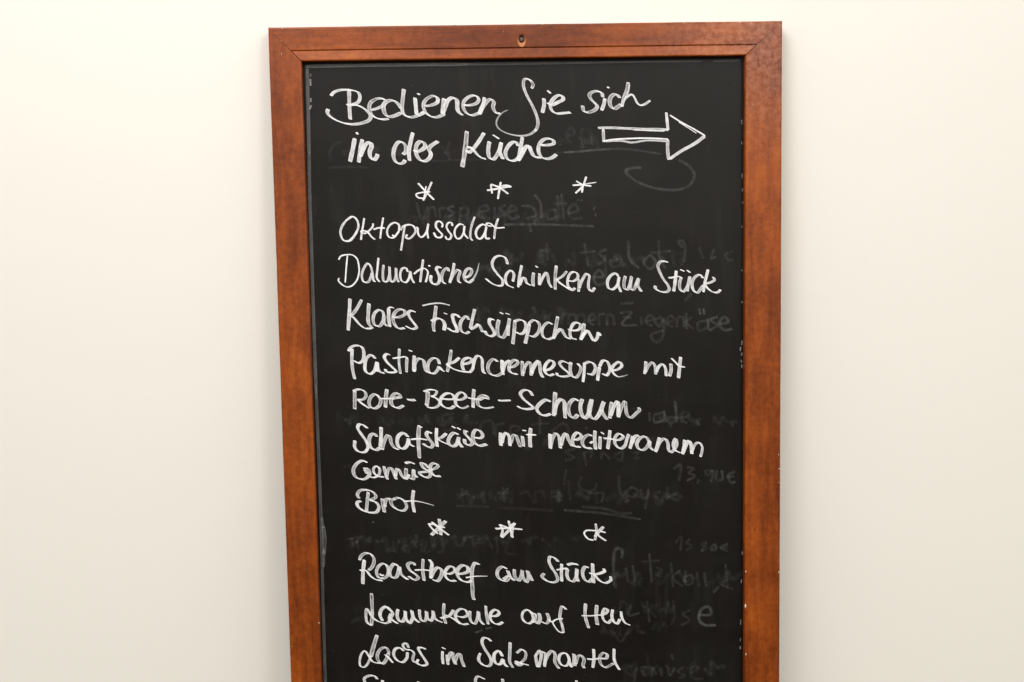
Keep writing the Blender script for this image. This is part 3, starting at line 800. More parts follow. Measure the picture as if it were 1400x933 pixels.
 ('chalk_word', 'white chalk word reading mediterranem', """
3.74;1.4;1;0;215,-4852,217,-5032
3.35;1.4;1;0;222,-5001,250,-4893,286,-4845,321,-4886,339,-5030
3.35;1.4;1;0;346,-4994,384,-4869,410,-4852,436,-4924,484,-5010
3.35;1.4;1;0;490,-4927,552,-4926,597,-4891,553,-4841,508,-4872,485,-4952,515,-5011,582,-5017
3.35;1.4;1;0;721,-4890,695,-4871,641,-4892,605,-4963,640,-5027,720,-5038
2.34;1.4;1;0;734,-4953,701,-4976
3.35;1.4;1;0;762,-4823,756,-4931,766,-5052
3.35;1.4;1;0;823,-4896,817,-5049
1.25;1.4;1;0;833,-4841,871,-4868
3.35;1.4;1;0;944,-4822,930,-4943,914,-5051
1.56;1.4;1;0;863,-4919,934,-4925,997,-4937
3.35;1.4;1;0;996,-4946,1068,-4937,1104,-4902,1051,-4865,1006,-4909,1005,-4990,1067,-5049,1121,-5019,1148,-4939,1171,-4874
3.35;1.4;1;0;1219,-4900,1206,-4976,1184,-5052
3.35;1.4;1;0;1210,-4985,1246,-4905,1293,-4892
3.35;1.4;1;0;1424,-4976,1371,-4907,1299,-4933,1268,-5004,1299,-5063,1352,-5069,1406,-5016,1426,-4962,1428,-5034,1472,-5082
3.35;1.4;1;0;1545,-4924,1522,-5009,1496,-5099
3.35;1.4;1;0;1504,-5081,1558,-4965,1611,-4939,1647,-4994,1655,-5075,1682,-5107,1727,-5068,1757,-4996,1741,-4942,1714,-5004,1731,-5077,1800,-5116
3.35;1.4;1;0;1852,-4958,1843,-5043,1825,-5133
3.35;1.4;1;0;1834,-5115,1879,-4999,1906,-4972,1932,-5027,1939,-5133
2.34;1.4;1;0;1941,-5108,1986,-5010,2031,-4997,2066,-5048,2062,-5111,2044,-5172"""),
 ('chalk_word', 'white chalk word reading Gemüse', """
3.12;1.33;1;0;-2004,-5159,-2058,-5133,-2130,-5167,-2176,-5247,-2152,-5328,-2073,-5362,-2020,-5349,-1981,-5296,-1999,-5233,-2050,-5232
3.9;1.33;1;0;-2035,-5245,-2010,-5295
2.34;1.33;1;0;-1984,-5332,-1922,-5342,-1868,-5307,-1858,-5236,-1892,-5204,-1928,-5225,-1929,-5279,-1886,-5325,-1807,-5338
3.12;1.33;1;0;-1804,-5208,-1792,-5282,-1765,-5368
3.12;1.33;1;0;-1781,-5341,-1752,-5247,-1716,-5230,-1691,-5284,-1659,-5370
3.12;1.33;1;0;-1670,-5334,-1645,-5240,-1619,-5259,-1594,-5322,-1542,-5368,-1501,-5315
3.12;1.33;1;0;-1535,-5238,-1541,-5305,-1538,-5368
3.59;1.33;1;0;-1498,-5356,-1458,-5370,-1446,-5253
3.12;1.33;1;0;-1446,-5253,-1435,-5317,-1404,-5352
2.65;1.33;1;0;-1548,-5175,-1493,-5164,-1430,-5187
3.12;1.33;1;0;-1264,-5241,-1316,-5184,-1352,-5179,-1326,-5238,-1257,-5284,-1249,-5339,-1294,-5356,-1364,-5318,-1377,-5295,-1292,-5284,-1221,-5256
3.12;1.33;1;0;-1229,-5260,-1176,-5241,-1149,-5215,-1192,-5182,-1237,-5204,-1239,-5276,-1196,-5335,-1121,-5343"""),
 ('chalk_word', 'white chalk word reading Brot', """
3.12;1.4;1;0;-2115,-5595,-2136,-5554,-2104,-5501,-2024,-5493,-1945,-5522,-1911,-5577,-1938,-5603,-1983,-5619
3.12;1.4;1;0;-1992,-5620,-1913,-5649,-1879,-5704,-1907,-5767,-1987,-5774,-2075,-5745,-2136,-5689,-2139,-5644,-2094,-5627
3.12;1.4;1;0;-2003,-5521,-2019,-5647,-2033,-5769
3.74;1.4;1;0;-1836,-5606,-1825,-5687,-1814,-5773
3.12;1.4;1;0;-1808,-5706,-1788,-5616,-1730,-5608
3.12;1.4;1;0;-1681,-5611,-1731,-5630,-1719,-5689,-1649,-5745,-1579,-5758,-1542,-5711,-1571,-5638,-1637,-5599,-1699,-5613
3.12;1.4;1;0;-1453,-5510,-1469,-5641,-1450,-5781
1.09;1.4;1;2;-1567,-5643,-1451,-5641,-1345,-5661,-1211,-5702"""),
 ('chalk_star', None, """
3.12;1.61;1;0;-1150,-5872,-1139,-5974,-1134,-6072
3.12;1.61;1;0;-1071,-5899,-1157,-5983,-1250,-6070
1.87;1.61;1;0;-1285,-5933,-1218,-5938,-1157,-5983,-1036,-6075
1.87;1.61;1;0;-1244,-5906,-1157,-5965,-1084,-5977
0.78;1.61;1;0;-1276,-5939,-1229,-5999,-1168,-6055"""),
 ('chalk_star', None, """
1.87;1.61;1;0;-306,-5913,-283,-6012,-261,-6124
2.65;1.61;1;0;-228,-5942,-308,-6036,-394,-6118
1.87;1.61;1;0;-468,-6008,-320,-6005,-141,-6023
1.87;1.61;1;0;-416,-5954,-381,-6022,-400,-6108
1.87;1.61;1;0;-404,-5960,-277,-6015
2.34;1.61;1;0;-258,-5951,-273,-6111"""),
 ('chalk_star', None, """
1.87;1.61;1;0;759,-5973,766,-6073,747,-6177
2.65;1.61;1;0;852,-6013,784,-6085,747,-6134
1.87;1.61;1;0;879,-6085,809,-6067
1.87;1.61;1;0;760,-6085,808,-6135,883,-6189
1.09;1.61;1;0;772,-6060,639,-6057,616,-6088,662,-6157,729,-6178"""),
 ('chalk_word', 'white chalk word reading Roastbeef', """
3.35;1.33;1;0;-2133,-6361,-2109,-6307,-2055,-6276,-1993,-6291,-1955,-6356,-1979,-6447,-2025,-6491
3.35;1.33;1;0;-2075,-6358,-2093,-6508,-2101,-6659
2.34;1.33;1;0;-2132,-6489,-2061,-6491,-2001,-6565,-1939,-6608,-1858,-6623
3.35;1.33;1;0;-1792,-6442,-1845,-6409,-1899,-6440,-1929,-6503,-1912,-6576,-1859,-6596,-1804,-6570,-1783,-6488,-1805,-6428
1.56;1.33;1;0;-1888,-6536,-1871,-6559,-1841,-6552
3.35;1.33;1;0;-1667,-6445,-1711,-6416,-1757,-6470,-1768,-6543,-1734,-6590,-1689,-6581,-1660,-6509,-1650,-6454,-1630,-6546,-1551,-6617
3.35;1.33;1;0;-1462,-6440,-1470,-6415,-1497,-6405,-1546,-6428,-1526,-6494,-1447,-6560,-1421,-6597,-1466,-6623,-1541,-6574
3.35;1.33;1;0;-1358,-6365,-1365,-6498,-1352,-6635
1.4;1.33;1;0;-1463,-6500,-1365,-6498,-1281,-6509
3.35;1.33;1;0;-1282,-6373,-1252,-6427,-1263,-6509,-1269,-6610
3.35;1.33;1;0;-1269,-6600,-1232,-6519,-1177,-6474,-1133,-6512,-1144,-6585,-1190,-6643,-1247,-6624
3.35;1.33;1;0;-1098,-6549,-1027,-6556,-972,-6516,-998,-6469,-1043,-6468,-1089,-6522,-1090,-6586,-1038,-6642,-962,-6644
3.35;1.33;1;0;-946,-6562,-866,-6555,-812,-6529,-819,-6474,-873,-6454,-927,-6489,-946,-6562,-903,-6636,-814,-6666,-769,-6649
3.35;1.33;1;0;-676,-6451,-720,-6426,-757,-6484,-768,-6594,-762,-6750,-760,-6842,-745,-6890
1.56;1.33;1;2;-840,-6610,-741,-6596,-576,-6596"""),
 ('chalk_word', 'white chalk word reading am', """
3.35;1.33;1;0;-337,-6512,-390,-6483,-444,-6519,-455,-6592,-411,-6648,-348,-6659,-307,-6604,-328,-6535,-294,-6614,-247,-6661
2.34;1.33;1;0;-384,-6639,-325,-6599
3.35;1.33;1;0;-247,-6519,-240,-6606,-196,-6662,-159,-6599,-149,-6535,-141,-6617,-97,-6685,-74,-6610,-86,-6544,-27,-6668"""),
 ('chalk_word', 'white chalk word reading Stück', """
2.81;1.33;1;0;294,-6437,248,-6388,194,-6373,180,-6423,210,-6506,263,-6590,284,-6664,253,-6691,190,-6689,119,-6651,92,-6614,121,-6580
3.35;1.33;1;0;336,-6464,331,-6573,334,-6684
2.34;1.33;1;0;271,-6540,336,-6528,408,-6522
3.35;1.33;1;0;407,-6529,398,-6602,424,-6667,477,-6687,514,-6624,522,-6532,514,-6614,533,-6688
3.12;1.33;1;0;404,-6479,462,-6465,538,-6477
3.35;1.33;1;0;668,-6519,623,-6507,591,-6570,613,-6663,666,-6696,712,-6656
3.35;1.33;1;0;714,-6468,717,-6592,722,-6711
2.81;1.33;1;0;848,-6535,861,-6563,802,-6594,739,-6603,672,-6586
2.81;1.33;1;0;730,-6601,801,-6685,873,-6715,936,-6679,932,-6633"""),
 ('chalk_word', 'white chalk word reading Lammkeule', """
2.96;1.26;1;0;-1998,-6780,-1997,-6904,-1996,-7042,-2011,-7184
2.34;1.26;1;0;-2011,-7184,-2061,-7142,-2074,-7049,-2061,-6972,-2031,-7014,-1988,-7088,-1918,-7136,-1820,-7157,-1770,-7112
2.96;1.26;1;0;-1780,-6992,-1823,-6950,-1878,-6980,-1902,-7053,-1873,-7128
3.12;1.26;1;0;-1810,-6955,-1767,-7002,-1745,-7039,-1773,-7093,-1739,-7131,-1686,-7167
2.96;1.26;1;0;-1772,-7038,-1787,-7093,-1784,-7153
2.96;1.26;1;0;-1681,-6985,-1692,-7068,-1667,-7133,-1631,-7143,-1594,-7079,-1592,-7010,-1586,-7098,-1542,-7163,-1505,-7100,-1512,-7008,-1487,-7100,-1424,-7159
2.96;1.26;1;0;-1417,-6996,-1415,-7074,-1389,-7139,-1353,-7140,-1334,-7076,-1333,-7021,-1321,-7104,-1282,-7142,-1254,-7087,-1252,-7018,-1227,-7116,-1137,-7166
2.96;1.26;1;0;-1115,-6925,-1123,-7063,-1099,-7179
2.96;1.26;1;0;-999,-7011,-1056,-7083,-1160,-7110
1.87;1.26;1;0;-1110,-7071,-1021,-7112,-919,-7192
2.96;1.26;1;0;-975,-7085,-886,-7106,-832,-7079,-857,-7014,-920,-7003,-975,-7057,-967,-7131,-897,-7193,-820,-7190
2.96;1.26;1;0;-799,-7029,-801,-7117,-780,-7173,-744,-7192,-707,-7119,-696,-7041,-680,-7147,-632,-7206
2.96;1.26;1;0;-605,-6969,-598,-7076,-578,-7201
2.96;1.26;1;0;-563,-7097,-473,-7097,-441,-7061,-480,-7019,-535,-7049,-554,-7123,-510,-7188,-448,-7204,-398,-7177"""),
 ('chalk_word', 'white chalk word reading auf', """
2.96;1.26;1;0;-41,-7080,-85,-7033,-139,-7050,-161,-7114,-132,-7179,-70,-7204,-24,-7154,-45,-7057
2.34;1.26;1;0;-45,-7075,4,-7090,8,-7146,-33,-7191
3.12;1.26;1;0;49,-7077,62,-7147,30,-7206,-10,-7168
3.12;1.26;1;0;148,-7080,170,-7159,138,-7209,75,-7184
1.72;1.26;1;0;170,-7159,205,-7192,242,-7170
2.65;1.26;1;0;385,-7039,334,-6996,311,-7070,305,-7143,331,-7237,348,-7329
0.94;1.26;1;0;351,-7330,298,-7319,236,-7243,217,-7188,274,-7157,341,-7152"""),
 ('chalk_word', 'white chalk word reading Heu', """
2.96;1.26;1;0;623,-6971,617,-7123,658,-7280
3.43;1.26;1;0;762,-6993,752,-7127,767,-7242
1.09;1.26;1;0;573,-7122,689,-7125,815,-7117
2.96;1.26;1;0;824,-7119,878,-7093,897,-7056,861,-7037,829,-7101,842,-7175,895,-7222,941,-7177
2.96;1.26;1;0;956,-7053,946,-7140,968,-7206,1008,-7234,1045,-7175
2.96;1.26;1;0;1059,-7078,1068,-7153,1112,-7228,1173,-7255"""),
 ('chalk_word', 'white chalk word reading Lachs', """
3.9;1.26;1;0;-1945,-7306,-1989,-7439,-2030,-7576
2.03;1.26;1;0;-2030,-7576,-2067,-7659,-2113,-7706,-2158,-7694,-2166,-7619,-2135,-7528,-2098,-7501,-2055,-7567,-2003,-7642,-1878,-7666
2.96;1.26;1;0;-1803,-7531,-1837,-7466,-1900,-7478,-1947,-7551,-1940,-7625,-1887,-7668,-1841,-7618,-1808,-7536
2.34;1.26;1;0;-1853,-7553,-1805,-7601,-1760,-7659
2.96;1.26;1;0;-1623,-7513,-1667,-7474,-1721,-7482,-1749,-7546,-1715,-7621,-1644,-7656,-1589,-7606,-1577,-7532
2.81;1.26;1;0;-1563,-7472,-1589,-7416,-1630,-7434,-1604,-7490,-1533,-7505,-1498,-7543,-1513,-7608,-1509,-7645,-1456,-7676
2.34;1.26;1;0;-1351,-7499,-1397,-7476,-1442,-7480,-1417,-7545,-1365,-7630,-1341,-7686,-1394,-7704,-1465,-7665,-1446,-7623"""),
 ('chalk_word', 'white chalk word reading im', """
2.96;1.26;1;0;-1147,-7529,-1149,-7617,-1143,-7691
1.56;1.26;1;0;-1155,-7480,-1108,-7503
2.96;1.26;1;0;-1094,-7577,-1083,-7702
2.96;1.26;1;0;-1087,-7656,-1048,-7555,-1026,-7546,-1018,-7620,-988,-7700
2.96;1.26;1;0;-1001,-7676,-959,-7575,-932,-7567,-915,-7641,-883,-7733"""),
 ('chalk_word', 'white chalk word reading Salzmantel', """
2.65;1.26;1;0;-546,-7419,-586,-7381,-640,-7375,-659,-7425,-624,-7519,-572,-7603,-548,-7678,-574,-7729,-637,-7723,-699,-7665,-703,-7619,-682,-7565
2.96;1.26;1;0;-410,-7612,-454,-7541,-508,-7577,-514,-7651,-484,-7708,-438,-7709,-406,-7649,-393,-7701,-351,-7748
2.96;1.26;1;0;-312,-7438,-319,-7573,-321,-7684,-284,-7758
2.65;1.26;1;0;-233,-7575,-174,-7530,-125,-7568,-130,-7642,-185,-7697
2.34;1.26;1;0;-185,-7697,-240,-7714,-244,-7681,-177,-7706,-87,-7733
3.12;1.26;1;0;-235,-7686,-218,-7733,-168,-7716
2.96;1.26;1;0;-3,-7608,5,-7674,20,-7758
2.96;1.26;1;0;1,-7608,52,-7549,69,-7601,35,-7758
2.96;1.26;1;0;74,-7564,114,-7583,107,-7755
2.96;1.26;1;0;103,-7732,159,-7594,205,-7558,240,-7605,235,-7698,285,-7785
2.96;1.26;1;0;412,-7651,367,-7590,304,-7607,285,-7681,329,-7747,383,-7748,413,-7684,403,-7637,420,-7712,437,-7764
2.96;1.26;1;0;428,-7768,465,-7732,471,-7606,484,-7686,483,-7755
2.96;1.26;1;0;492,-7732,520,-7640,557,-7622,597,-7679,582,-7753,598,-7786
2.96;1.26;1;0;716,-7547,719,-7664,704,-7784
1.56;1.26;1;0;633,-7671,719,-7677,792,-7665
2.96;1.26;1;0;792,-7667,873,-7667,883,-7621,838,-7597,792,-7647,800,-7731,854,-7783,959,-7735
2.96;1.26;1;0;969,-7549,972,-7698,1033,-7819"""),
 ('chalk_word', 'tops of chalk letters cut off below', """
2.81;1.33;1;0;-1956,-7864,-1990,-7823,-2062,-7819,-2117,-7853,-2101,-7918,-2057,-7966"""),
 ('chalk_word', 'tops of chalk letters cut off below', """
2.81;1.33;1;0;-1893,-7879,-1891,-7970"""),
 ('chalk_word', 'tops of chalk letters cut off below', """
2.81;1.33;1;0;-1453,-7907,-1445,-7981"""),
 ('chalk_word', 'tops of chalk letters cut off below', """
2.81;1.33;1;0;-630,-7898,-721,-7860,-749,-7906,-724,-8000"""),
 ('chalk_word', 'tops of chalk letters cut off below', """
2.81;1.33;1;0;-415,-7900,-403,-8008"""),
 ('chalk_word', 'tops of chalk letters cut off below', """
2.81;1.33;1;0;499,-7942,509,-8031"""),
 ('wiped_writing', 'faint trace of wiped off writing', """
0.47;3.2;0.26;0;428,-1479,591,-1474,766,-1458,976,-1447
0.47;2.91;0.16;0;976,-1447,1139,-1450,1349,-1476,1582,-1514
0.47;2.91;0.12;0;331,-1484,648,-1467,927,-1449
0.47;3.78;0.07;0;453,-1291,555,-1252,515,-1191,453,-1291,513,-1373
0.47;3.78;0.07;0;636,-1375,648,-1213,730,-1224,759,-1376
0.47;4.36;0.05;0;332,-1378,385,-1362,384,-1396,385,-1319,463,-1363,490,-1260
0.47;4.65;0.058;0;602,-1305,628,-1331,644,-1434,680,-1323,706,-1383,759,-1273,758,-1393,758,-1384,793,-1316,836,-1437"""),
 ('wiped_writing', 'faint trace of wiped off writing', """
0.47;3.78;0.2;0;1792,-1586,1921,-1669,1979,-1774,1932,-1877,1815,-1933,1639,-1937,1463,-1905,1288,-1833,1183,-1750,1160,-1704,1231,-1676,1348,-1672"""),
 ('wiped_writing', 'faint trace of wiped off writing', """
0.47;3.78;0.13;0;-1335,-2041,-1275,-2246,-1197,-2090
0.47;3.78;0.13;0;-1200,-2229,-1188,-2118,-1132,-2100,-1107,-2212
0.47;3.78;0.13;0;-1060,-2231,-1058,-2120,-993,-2112
0.47;3.78;0.13;0;-890,-2086,-965,-2121,-892,-2178,-967,-2223
0.47;3.78;0.13;0;-816,-2105,-829,-2309
0.47;3.78;0.13;0;-816,-2124,-741,-2106,-724,-2181,-809,-2216
0.47;3.78;0.18;0;-593,-2164,-481,-2138,-499,-2092,-592,-2127,-594,-2220,-464,-2241
0.47;3.78;0.13;0;-406,-2112,-408,-2242
0.47;3.78;0.13;0;-275,-2086,-350,-2131,-276,-2188,-371,-2233
0.47;3.78;0.13;0;-239,-2170,-145,-2144,-200,-2097,-258,-2188,-203,-2254,-109,-2228
0.47;3.78;0.13;0;-88,-2098,42,-2119,78,-2212,-35,-2251
0.47;3.78;0.2;0;72,-1971,136,-2065,143,-2250
0.47;3.78;0.13;0;303,-2151,228,-2168,227,-2261,321,-2235,313,-2142,339,-2263
0.47;3.78;0.13;0;343,-1985,358,-2254
0.47;3.78;0.13;0;390,-1967,414,-2255
0.47;3.78;0.13;0;304,-2086,454,-2079
0.47;3.78;0.18;0;471,-2200,584,-2165,547,-2090,471,-2163,508,-2256,635,-2258
0.47;5.81;0.22;0;775,-2140,790,-2146
0.47;5.81;0.2;0;783,-2220,802,-2224
0.47;3.78;0.2;0;-297,-2318,170,-2325,769,-2357
0.47;3.78;0.2;0;-16,-2248,23,-2412
0.47;4.36;0.2;0;581,-2035,592,-2054
0.47;4.36;0.2;0;622,-2035,633,-2054
0.47;4.51;0.058;0;-1421,-2263,-1429,-2237,-1359,-2204,-1352,-2265,-1289,-2188,-1266,-2318,-1229,-2206,-1188,-2319,-1196,-2276,-1195,-2250
0.47;4.8;0.062;0;-1031,-2287,-976,-2193,-978,-2288,-953,-2297,-933,-2194,-926,-2298,-881,-2229,-873,-2229
0.47;6.98;0.061;0;-814,-2317,-796,-2326,-742,-2214,-700,-2301,-673,-2250,-673,-2224,-628,-2190,-603,-2216,-559,-2191,-508,-2287
0.47;4.51;0.058;0;-412,-2254,-421,-2254,-358,-2185,-341,-2177,-289,-2204,-300,-2334
0.47;5.96;0.039;0;-186,-2266,-141,-2206,-125,-2319,-73,-2311,-81,-2277,-36,-2182
0.47;7.27;0.039;0;24,-2235,67,-2322,95,-2201,76,-2262,128,-2289,155,-2263,173,-2203,181,-2246
0.47;5.81;0.043;0;277,-2274,321,-2248,321,-2222,329,-2283,391,-2250,434,-2285"""),
 ('wiped_writing', 'faint trace of wiped off writing', """
0.47;2.91;0.07;0;-1138,-1556,-748,-1549,-377,-1540
0.47;3.78;0.07;0;-929,-1330,-950,-1440,-925,-1550
0.47;4.51;0.04;0;-1315,-1465,-1254,-1449,-1272,-1465,-1220,-1483,-1220,-1449,-1220,-1475
0.47;4.65;0.041;0;-1045,-1375,-1003,-1410,-1011,-1401,-969,-1479,-977,-1444,-986,-1461,-926,-1471,-865,-1429
0.47;6.83;0.044;0;-770,-1482,-708,-1397,-718,-1457,-665,-1406,-673,-1389,-622,-1415"""),
 ('wiped_writing', 'faint trace of wiped off writing', """
0.47;3.78;0.13;0;207,-2552,215,-2754
0.47;3.78;0.13;0;116,-2640,251,-2620
0.47;3.78;0.12;0;657,-2559,699,-2829
0.47;3.78;0.12;0;610,-2671,791,-2651
0.47;3.78;0.13;0;926,-2631,836,-2674,903,-2765,812,-2809
0.47;3.78;0.13;0;1061,-2746,970,-2766,992,-2846,1083,-2813,1095,-2746,1116,-2848
0.47;3.78;0.17;0;1186,-2535,1196,-2748,1308,-2867
0.47;3.78;0.17;0;1445,-2707,1365,-2796,1444,-2876,1517,-2798,1445,-2707
0.47;3.78;0.15;0;1547,-2541,1558,-2754,1625,-2872
0.47;3.78;0.15;0;1445,-2685,1694,-2666
0.47;3.78;0.13;0;1834,-2628,1785,-2556,1830,-2545,1863,-2624,1852,-2804
0.47;3.78;0.17;0;765,-2965,878,-2956,834,-2877,765,-2965,809,-3056,900,-3035
0.47;3.78;0.12;0;903,-2698,911,-3036
0.47;6.54;0.063;0;-300,-2812,-279,-2630,-254,-2691,-229,-2796,-210,-2674,-228,-2700,-132,-2745,-78,-2659
0.47;6.1;0.063;0;42,-2792,77,-2792,105,-2671,132,-2636,138,-2785,132,-2654,182,-2812,175,-2646,254,-2673,305,-2779
0.47;5.67;0.053;0;427,-2833,454,-2755,472,-2756,463,-2755,532,-2809,525,-2660
0.47;6.98;0.044;0;700,-2707,725,-2847,760,-2830,770,-2699,831,-2814,893,-2736,893,-2771,954,-2790
0.47;6.1;0.06;0;971,-2799,1024,-2756,1024,-2791,1025,-2704,1068,-2774,1077,-2705,1138,-2837,1138,-2802
0.47;6.98;0.05;0;1235,-2725,1235,-2821,1279,-2769,1279,-2761,1349,-2744,1393,-2806
0.47;5.09;0.06;0;1481,-2764,1525,-2843,1534,-2809,1595,-2757,1578,-2722,1622,-2801
0.47;4.51;0.042;0;1692,-2706,1727,-2803,1736,-2847,1728,-2672,1772,-2699,1824,-2691,1824,-2840,1806,-2761
0.47;6.98;0.041;0;-1088,-2912,-1044,-2878,-1043,-2834,-991,-2853,-1001,-2914,-982,-2853
0.47;6.25;0.048;0;-879,-2933,-842,-2847,-808,-2873,-774,-2909,-774,-2909,-738,-2875,-712,-2866,-712,-2875
0.47;7.27;0.065;0;-606,-2851,-580,-2825,-553,-2825,-501,-2809,-493,-2879,-474,-2809,-440,-2862,-432,-2906,-407,-2924,-361,-2811
0.47;6.25;0.045;0;-328,-2925,-310,-2917,-274,-2839,-282,-2821,-230,-2840,-205,-2910
0.47;4.36;0.036;0;-117,-2876,-82,-2877,-64,-2834,-65,-2939,-12,-2870,4,-2957,58,-2862,75,-2941"""),
 ('wiped_writing', 'faint trace of wiped off writing', """
0.47;3.78;0.13;0;2033,-2627,2078,-2763
0.47;3.78;0.13;0;2214,-2653,2180,-2765,2237,-2743
0.47;3.78;0.13;0;2441,-2679,2350,-2722,2395,-2791,2452,-2780"""),
 ('wiped_writing', 'faint trace of wiped off writing', """
0.47;3.78;0.09;0;216,-3520,240,-3385,308,-3409,329,-3523
0.47;3.78;0.09;0;374,-3523,387,-3410,444,-3400
0.47;3.78;0.13;0;453,-3525,466,-3412,534,-3413,555,-3527,568,-3425,636,-3415,657,-3533
0.47;3.78;0.13;0;692,-3484,783,-3463,738,-3405,692,-3484,759,-3542
0.47;3.78;0.13;0;827,-3543,828,-3418,896,-3408
0.47;3.78;0.13;0;918,-3545,930,-3420,987,-3432,1009,-3546
0.47;3.78;0.13;0;1090,-3287,1238,-3278
0.47;3.78;0.16;0;1078,-3400,1214,-3391,1099,-3537,1285,-3551
0.47;3.78;0.13;0;1112,-3446,1214,-3459
0.47;3.78;0.13;0;1327,-3450,1338,-3552
0.47;3.78;0.13;0;1395,-3508,1486,-3476,1441,-3429,1383,-3508,1463,-3566
0.47;3.78;0.15;0;1577,-3454,1497,-3498,1553,-3568,1599,-3478,1587,-3705,1507,-3760,1451,-3679,1599,-3614
0.47;3.78;0.13;0;1645,-3524,1736,-3491,1690,-3445,1633,-3524,1713,-3582
0.47;3.78;0.13;0;1758,-3583,1781,-3458,1838,-3471,1849,-3584
0.47;3.78;0.13;0;1872,-3414,1883,-3608
0.47;3.78;0.13;0;1940,-3461,1883,-3528,1963,-3609
0.47;3.78;0.16;0;2122,-3510,2020,-3531,2031,-3633,2134,-3578,2134,-3487,2145,-3624
0.47;3.78;0.2;0;2032,-3361,2045,-3436
0.47;3.78;0.2;0;2084,-3362,2095,-3437
0.47;3.78;0.2;0;2259,-3467,2168,-3499,2247,-3569,2156,-3629
0.47;3.78;0.2;0;2282,-3558,2384,-3526,2339,-3468,2270,-3558,2339,-3627,2430,-3618
0.47;5.23;0.057;0;-748,-3382,-748,-3400,-669,-3366,-641,-3305,-626,-3411,-636,-3463,-545,-3316,-493,-3361
0.47;6.98;0.05;0;-390,-3468,-343,-3311,-318,-3364,-292,-3399,-248,-3391,-265,-3347,-187,-3436,-152,-3446,-142,-3367,-90,-3385
0.47;5.52;0.042;0;-20,-3413,6,-3431,42,-3361,34,-3308,103,-3442,129,-3451,157,-3355,172,-3478,191,-3399,190,-3452
0.47;6.54;0.059;0;323,-3375,368,-3323,368,-3332,357,-3464,438,-3351,429,-3386"""),
 ('wiped_writing', 'faint trace of wiped off writing', """
0.47;3.78;0.12;0;1861,-3267,1941,-3178"""),
 ('wiped_writing', 'faint trace of wiped off writing', """
0.47;3.78;0.13;0;1426,-4720,1426,-4612
0.47;3.78;0.13;0;1587,-4616,1480,-4654,1492,-4735,1599,-4696,1600,-4602,1626,-4737
0.47;3.78;0.13;0;1787,-4687,1653,-4684,1679,-4752,1746,-4699,1734,-4484,1760,-4740
0.47;3.78;0.13;0;1800,-4687,1907,-4662,1854,-4607,1800,-4687,1880,-4756
0.47;3.78;0.13;0;2000,-4718,2027,-4786
0.47;3.78;0.08;0;1213,-4554,1320,-4610,1212,-4689
0.47;5.52;0.056;0;1532,-4740,1542,-4659,1586,-4741,1586,-4660,1631,-4670,1683,-4788,1702,-4716,1746,-4708
0.47;5.23;0.048;0;1817,-4755,1835,-4674,1889,-4684,1933,-4730,1960,-4704,1969,-4785,2022,-4705,2049,-4714"""),
